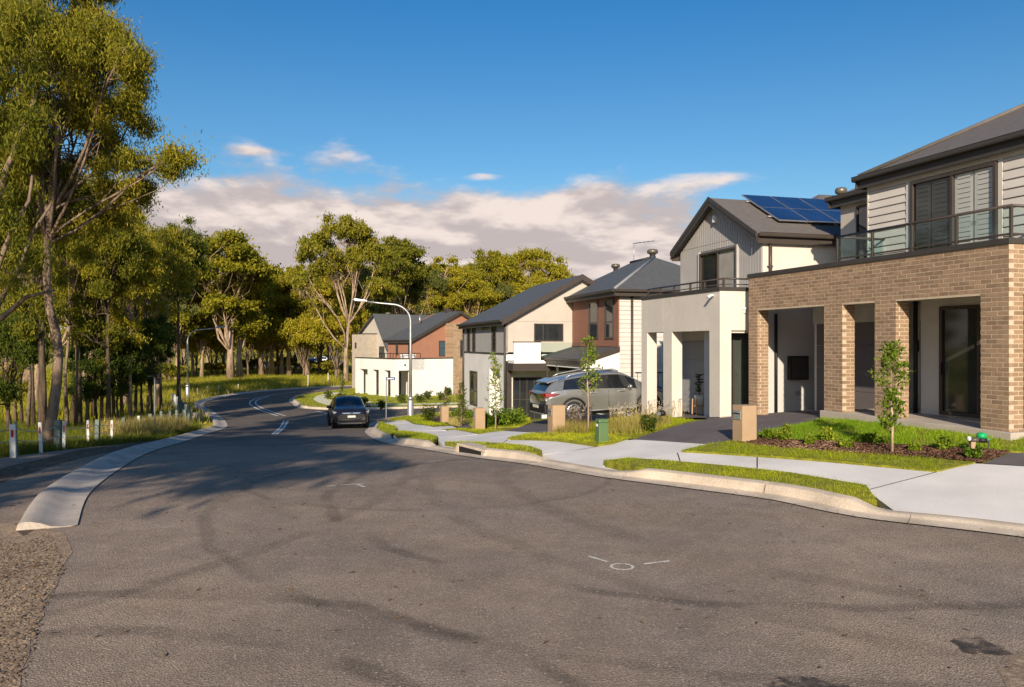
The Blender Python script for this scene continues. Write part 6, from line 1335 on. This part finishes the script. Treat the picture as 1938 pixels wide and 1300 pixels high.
def sapling(px, py, hh, w, label, low=.25, n=700, mat=SHRUB, ln=.085, wd=.046, h0=KH, tr=.022, prof=None):
    x, y = gp(px, py, h0); g = G(x, y, h0); rg = np.random.default_rng(int(px * 7)); r = empty('young_tree', (x, y, g), 0, label, 'young tree'); mb = MB()
    mb.tube([(0, 0, -.1), (.01, 0, hh * .3), (-.02, .01, hh * .6), (0, 0, hh)], [tr * 1.25, tr, tr * .7, tr * .25], 7); C = []
    prof = prof or (lambda t: math.sin(math.pi * min(1, (t + .05))) ** .7); m = 46
    for k in range(m):
        t = k / (m - 1); z = hh * (low + (1 - low) * t); a = rg.uniform(0, 6.28); L = w * .5 * prof(t) * rg.uniform(.5, 1.1)
        e = np.array([math.cos(a) * L, math.sin(a) * L, z + L * .5]); mb.tube([(0, 0, z - .03), tuple(e)], [tr * .3, .002], 4)
        q = n // m; d = rg.normal(size=(q, 3)) * .045; tt = rg.uniform(.3, 1, (q, 1)); C.append(np.array([0, 0, z]) * (1 - tt) + e * tt + d)
    mb.build('trunk', BARK, r, smooth=True); link('foliage', leaf_mesh('foliage', np.concatenate(C), ln, wd, mat, rg, .3), r); return r
sapling(1688, 858, 1.90, .75, 'young leafy street tree in the mulch before the brick pillar', .22, 1250, SHRUB, .07, .042, prof=lambda t: (.35 + .2 * math.sin(t * 9)) if t < .45 else (.95 if t < .8 else .95 - (t - .8) * 3.4))
sapling(1113, 818, 2.35, .95, 'young street tree in front of the silver SUV', .42, 640, SHRUB, prof=lambda t: .9 - .45 * t)
sapling(938, 809, 2.5, .95, 'young thin tree against the white wall of the grey house', .15, 560, SHRUB, prof=lambda t: .85 - .5 * t)
sapling(845, 797, 1.75, .7, 'dark young tree beside the farthest letterbox', .2, 420, LEAFD); sapling(874, 799, 1.9, .6, 'dark young tree left of the grey house corner', .2, 420, LEAFD); sapling(873, 806, 1.2, .6, 'dark bushy sapling behind the third letterbox', .1, 380, LEAFD)
sapling(646, 752, 2.3, .8, 'thin young tree on the lawn left of the colonnade', .2, 300, LEAFD, .16, .09)
for i, (px, py, hh, w, lb) in enumerate(((1487, 834, .36, .42, 'tallest bright shrub in the mulch right of the near letterbox'), (1458, 832, .20, .36, 'low bright shrub closest to the near letterbox'), (1529, 843, .22, .27, 'round shrub at the front of the mulch bed, third from the letterbox'), (1566, 836, .26, .38, 'spreading shrub in the mulch below the brick pillar'), (1601, 849, .17, .27, 'small round shrub alone at the front edge of the mulch'), (1643, 839, .20, .30, 'shrub left of the young street tree'), (1677, 842, .17, .24, 'shrub tucked behind the young street tree trunk'), (1733, 856, .20, .26, 'shrub right of the young street tree trunk'), (1787, 853, .26, .38, 'broad shrub between the young tree and the green capped meter'), (1841, 869, .20, .28, 'shrub in front of the green capped water meter'))):
    bush(px, py, hh, w, lb, n=520, ln=.06, wd=.034, seed=i, group='shrubs in the mulch bed')
for i, (px, py, hh, w, lb, mt) in enumerate(((815, 797, .95, 1.3, 'dark hedge at the side street corner', LEAFD), (1228, 818, .38, .5, 'dark shrub beside the second driveway', LEAFD), (962, 806, .55, 1.3, 'leafy shrub under the glass doors', SHRUB), (985, 802, .5, 1.1, 'leafy shrub at the edge of the carport driveway', SHRUB), (918, 809, .45, 1.0, 'low shrub right of the third letterbox', SHRUB), (862, 788, .5, 1.4, 'pale green shrub behind the dark saplings', SHRUB), (888, 789, .4, .9, 'shrub beside the red flowers', SHRUB), (940, 806, .40, .9, 'low shrub round the thin young tree', LEAFD))):
    bush(px, py, hh, w, lb, mt, 900, .09, .05, seed=50 + i, group='shrubs of the far gardens')
for i, (px, py, lb) in enumerate(((646, 757, 'dark low shrub at the end of the curved path'), (620, 756, 'upright yellow green shrub on the curved path edge'), (720, 775, 'small dark shrub on the far lawn under the street sign'), (760, 763, 'shrub left of the lamp on the far lawn'), (795, 762, 'shrub right of the lamp on the far lawn'), (810, 756, 'tallest shrub before the white side wall'), (833, 757, 'round shrub before the white side wall'), (847, 748, 'shrub at the foot of the tan brick tower'), (690, 766, 'shrub on the lawn before the colonnade'))):
    bush(px, py, .75, .9, lb, LEAFD, 240, .16, .09, seed=80 + i, group='shrubs on the far lawn')
for px, py, lb in ((886, 786, 'left of two red flower heads by the white wall'), (893, 788, 'right of two red flower heads by the white wall')):
    bush(px, py, .45, .3, lb, leafmat('red_petal', (.15, .02, .02), (.32, .05, .05)), 160, .08, .06, group='red flowers by the white wall', name='flower', cat='flower')

# ------------------------------------------------------------------ grasses
def blades(name, P, Z, hh, wd, mat, rg, lean=.45, label=None, tip=.0):
    n = len(P); a = rg.uniform(0, 6.283, n); h = hh * rg.uniform(.55, 1.2, n); b = np.stack([np.cos(a), np.sin(a), np.zeros(n)], 1) * (wd * rg.uniform(.7, 1.3, n) / 2)[:, None]
    l = rg.normal(size=(n, 2)) * lean * h[:, None]; base = np.stack([P[:, 0], P[:, 1], Z], 1); top = base + np.stack([l[:, 0], l[:, 1], h], 1)
    V = np.stack([base - b, base + b, top], 1).reshape(-1, 3); o = link(name, fast_mesh(name, V, np.arange(3 * n).reshape(-1, 3), mat)); o['kind'] = 'stuff'
    if label: o['label'] = label
    return o
def scatter(poly, n, rg):
    a = np.array(poly); lo, hi = a.min(0), a.max(0); P = lo + rg.random((n * 3, 2)) * (hi - lo); return P[inpoly(P, poly)][:n]
def grow():
    rg = np.random.default_rng(9)
    groups = {}
    for (poly, dn, hh, mat, off) in LAWNS:
        a = np.array(poly); A = abs(np.sum(a[:, 0] * np.roll(a[:, 1], -1) - a[:, 1] * np.roll(a[:, 0], -1)) / 2); P = scatter(poly, int(A * dn), rg); P = P + rg.normal(size=P.shape) * hh * .55
        v = np.sin(P[:, 0] * 3.1 + P[:, 1] * 1.3) * np.sin(P[:, 1] * 2.3 - P[:, 0] * 1.7) + .6 * np.sin(P[:, 0] * 7.3 - P[:, 1] * 5.1); P = P[rg.random(len(P)) < np.clip(.72 + .45 * v, .12, 1)]
        groups.setdefault((mat.name, hh), [mat, []])[1].append((P, RZ(P[:, 0], P[:, 1]) + off))
    for (mn, hh), (mat, L) in groups.items():
        P = np.concatenate([p for p, _ in L]); Z = np.concatenate([z for _, z in L]); blades('lawn_grass', P, Z - .005, hh, max(.007, hh * .13), mat, rg, .5, 'short mown grass of the lawns and verges')
    # wild grass left of the road
    near = [(-22, 16), (-13.6, 15.0), (-11.9, 17.9), (-11.75, 20.2), (-11.85, 22.5), (-11.9, 25.5), (-12.0, 28), (-13.4, 32), (-15.4, 39.6), (-17, 43.5), (-30, 46), (-36, 30)]
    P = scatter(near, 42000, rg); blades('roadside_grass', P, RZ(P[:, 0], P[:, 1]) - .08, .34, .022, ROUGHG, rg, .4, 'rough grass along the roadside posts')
    front = [(-13.3, 16.2), (-11.8, 18.2), (-11.75, 21), (-11.9, 26), (-12.1, 28.3), (-13.5, 32.2), (-15.2, 39), (-16.6, 39), (-14, 28), (-13.4, 22)]
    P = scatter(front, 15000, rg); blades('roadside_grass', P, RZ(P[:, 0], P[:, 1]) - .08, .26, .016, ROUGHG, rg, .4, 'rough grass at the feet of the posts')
    P = scatter([(-15.2, 28.3), (-13.0, 29), (-14.4, 35), (-15.8, 39), (-17.5, 39)], 4200, rg); blades('roadside_grass', P, RZ(P[:, 0], P[:, 1]) - .08, .75, .03, STRAW, rg, .3, 'tall straw grass round the timber posts')
    bend = [(p.x - .9, p.y + .1) for p in kl if 44 < p.y < 80] + [(p.x - .2, p.y + 1.0) for p in kl if 80 <= p.y < 97] + [(-6, 112), (-40, 112), (-52, 70), (-34, 46)]
    P = scatter(bend, 60000, rg); d = np.array([np.sqrt(((np.array([tuple(q) for q in kl[::4]]) - p) ** 2).sum(1)).min() for p in P])
    hh = .16 + .55 * np.clip((d - 2.2) / 3, 0, 1); n = len(P)
    blades('long_grass', P, RZ(P[:, 0], P[:, 1]) - .08, hh, .07, WILD, rg, .3, 'long wild grass round the far bend')
    P = scatter(bend, 9000, rg); blades('long_grass', P, RZ(P[:, 0], P[:, 1]) - .08, .75, .06, STRAW, rg, .3, 'straw coloured seed heads in the long grass')
    far = [(-110, 60), (-40, 60), (-45, 112), (5, 104), (5, 150), (-120, 150)]
    P = scatter(far, 60000, rg); blades('paddock_tufts', P, RZ(P[:, 0], P[:, 1]) - .1, .45, .16, WILD, rg, .4, 'tussocky paddock grass under the tree line')
    # flowering grasses of the second garden, straw grasses by the far letterbox
    for k, (poly, n, hh, m) in enumerate(((YG(((1045, 820), (1062, 806), (1116, 806), (1112, 823))), 2600, .24, STRAW), (YG(((1148, 824), (1152, 803), (1206, 795), (1262, 792), (1270, 805), (1205, 825))), 3000, .26, STRAW), (YG(((846, 802), (860, 797), (884, 803), (868, 808))), 900, .3, STRAW), (YG(((1045, 820), (1062, 806), (1150, 806), (1262, 792), (1270, 805), (1205, 825))), 2600, .2, WILD))):
        P = scatter(poly, n, rg); blades('garden_grass', P, RZ(P[:, 0], P[:, 1]) + KH, hh, .014, m, rg, .3, 'tufted ornamental garden grass')
    # white seed heads on tall stems
    P = scatter(YG(((1150, 822), (1156, 800), (1206, 788), (1300, 792), (1270, 806), (1205, 824))), 130, rg); st = MB(); hd = []
    for x, y in P:
        z = G(x, y, KH); h = rg.uniform(.3, .62); dx, dy = rg.normal(size=2) * .05; st.tube([(x, y, z), (x + dx, y + dy, z + h)], .004, 4); hd.append(rg.normal(size=(8, 3)) * .02 + np.array([x + dx, y + dy, z + h]))
    st.build('flower_stems', STRAW)['kind'] = 'stuff'; o = link('flower_heads', leaf_mesh('flower_heads', np.concatenate(hd), .035, .022, leafmat('white_seed_head', (.40, .34, .30), (.62, .55, .50)), rg)); o['kind'] = 'stuff'
    P = scatter(YG(((1060, 815), (1064, 804), (1120, 803), (1118, 815))), 70, rg); st = MB(); hd = []
    for x, y in P:
        z = G(x, y, KH); h = rg.uniform(.3, .7); st.tube([(x, y, z), (x + .03, y, z + h)], .005, 4); hd.append(rg.normal(size=(8, 3)) * .02 + np.array([x + .03, y, z + h]))
    st.build('flower_stems', BARKD)['kind'] = 'stuff'; o = link('flower_heads', leaf_mesh('flower_heads', np.concatenate(hd), .035, .022, leafmat('white_seed_head', (.40, .34, .30), (.62, .55, .50)), rg)); o['kind'] = 'stuff'
    # bark chips in the mulch
    poly = YG(((1395, 838), (1432, 829), (1500, 834), (1600, 839), (1682, 843), (1800, 850), (1905, 855), (1908, 858), (1855, 876), (1728, 866), (1563, 855), (1458, 846)))
    P = scatter(poly, 5200, rg); n = len(P); a = rg.uniform(0, 6.28, n); L = rg.uniform(.012, .045, n)[:, None]; W = rg.uniform(.006, .02, n)[:, None]
    u = np.stack([np.cos(a), np.sin(a), rg.normal(size=n) * .3], 1) * L; v = np.stack([-np.sin(a), np.cos(a), rg.normal(size=n) * .3], 1) * W; c = np.stack([P[:, 0], P[:, 1], RZ(P[:, 0], P[:, 1]) + KH + .02 + rg.random(n) * .02], 1); t = np.array([0, 0, .008])
    V = np.stack([c - u - v, c + u - v, c + u + v, c - u + v, c - u * .8 - v * .8 - t * 2, c + u * .8 - v * .8 - t * 2, c + u * .8 + v * .8 - t * 2, c - u * .8 + v * .8 - t * 2], 1).reshape(-1, 3); k = np.arange(n)[:, None] * 8
    Fq = np.concatenate([k + np.array(f) for f in ((0, 1, 2, 3), (4, 5, 1, 0), (5, 6, 2, 1), (6, 7, 3, 2), (7, 4, 0, 3))]); o = link('bark_chips', fast_mesh('bark_chips', V, Fq, leafmat('bark_chip', (.035, .02, .014), (.16, .085, .055), (.36, .24, .17), trans=0, rough=.9))); o['kind'] = 'stuff'
    # loose stones and bark along the gravel shoulder at the near left
    sh = [gp(x, y) for x, y in ((-40, 1010), (30, 1030), (95, 1010), (125, 1080), (95, 1130), (78, 1180), (60, 1240), (44, 1330), (-60, 1400))]; P = scatter(sh, 5200, rg); n = len(P); s = (rg.uniform(.004, .016, n) * rg.uniform(.6, 1.4, n))[:, None]; c = np.stack([P[:, 0], P[:, 1], RZ(P[:, 0], P[:, 1]) + .008], 1); a = rg.uniform(0, 6.28, n); u = np.stack([np.cos(a), np.sin(a), rg.normal(size=n) * .2], 1) * s * 1.5; v = np.stack([-np.sin(a), np.cos(a), rg.normal(size=n) * .2], 1) * s; w = np.array([0, 0, .7]) * s
    V = np.stack([c - u, c - v, c + u, c + v, c + w], 1).reshape(-1, 3); k = np.arange(n)[:, None] * 5
    o = link('loose_stones', fast_mesh('loose_stones', V, np.concatenate([k + np.array(f) for f in ((0, 1, 4), (1, 2, 4), (2, 3, 4), (3, 0, 4))]), leafmat('loose_stone', (.10, .07, .05), (.32, .24, .17), (.48, .40, .30), trans=0, rough=.9))); o['kind'] = 'stuff'
    # fallen leaves and grit on the road
    P = scatter([(-12, 5.2), (-12, 26), (-9, 30), (-5, 28), (1, 15), (4, 10.5), (5, 5.2)], 900, rg); e = scatter([(-7.5, 10), (-11, 18), (-11.4, 27), (-9.2, 21), (-7.8, 15.5), (-6.6, 12.4)], 500, rg); P = np.concatenate([P, e]); n = len(P)
    a = rg.uniform(0, 6.28, n); s = rg.uniform(.012, .05, n)[:, None]; u = np.stack([np.cos(a), np.sin(a), rg.normal(size=n) * .15], 1) * s; v = np.stack([-np.sin(a), np.cos(a), rg.normal(size=n) * .3], 1) * s * .28; c = np.stack([P[:, 0], P[:, 1], RZ(P[:, 0], P[:, 1]) + .014], 1)
    o = link('leaf_litter', fast_mesh('leaf_litter', np.stack([c - u, c + v, c + u, c - v], 1).reshape(-1, 3), np.arange(4 * n).reshape(-1, 4), leafmat('fallen_leaf', (.05, .03, .02), (.22, .14, .07), (.42, .36, .25), trans=.1))); o['kind'] = 'stuff'
    kb = [p for p in kr if p.y < 40]; P = np.array([(p.x + rg.normal() * .09, p.y + rg.normal() * .09) for p in kb for _ in range(5)]); n = len(P); a = rg.uniform(0, 6.28, n); s = rg.uniform(.008, .03, n)[:, None]; u = np.stack([np.cos(a), np.sin(a), np.zeros(n)], 1) * s; v = np.stack([-np.sin(a), np.cos(a), np.zeros(n)], 1) * s * .5; c = np.stack([P[:, 0], P[:, 1], RZ(P[:, 0], P[:, 1]) + .016], 1)
    o = link('gutter_litter', fast_mesh('gutter_litter', np.stack([c - u, c + v, c + u, c - v], 1).reshape(-1, 3), np.arange(4 * n).reshape(-1, 4), leafmat('fallen_leaf', (.05, .03, .02), (.22, .14, .07)))); o['kind'] = 'stuff'
grow()
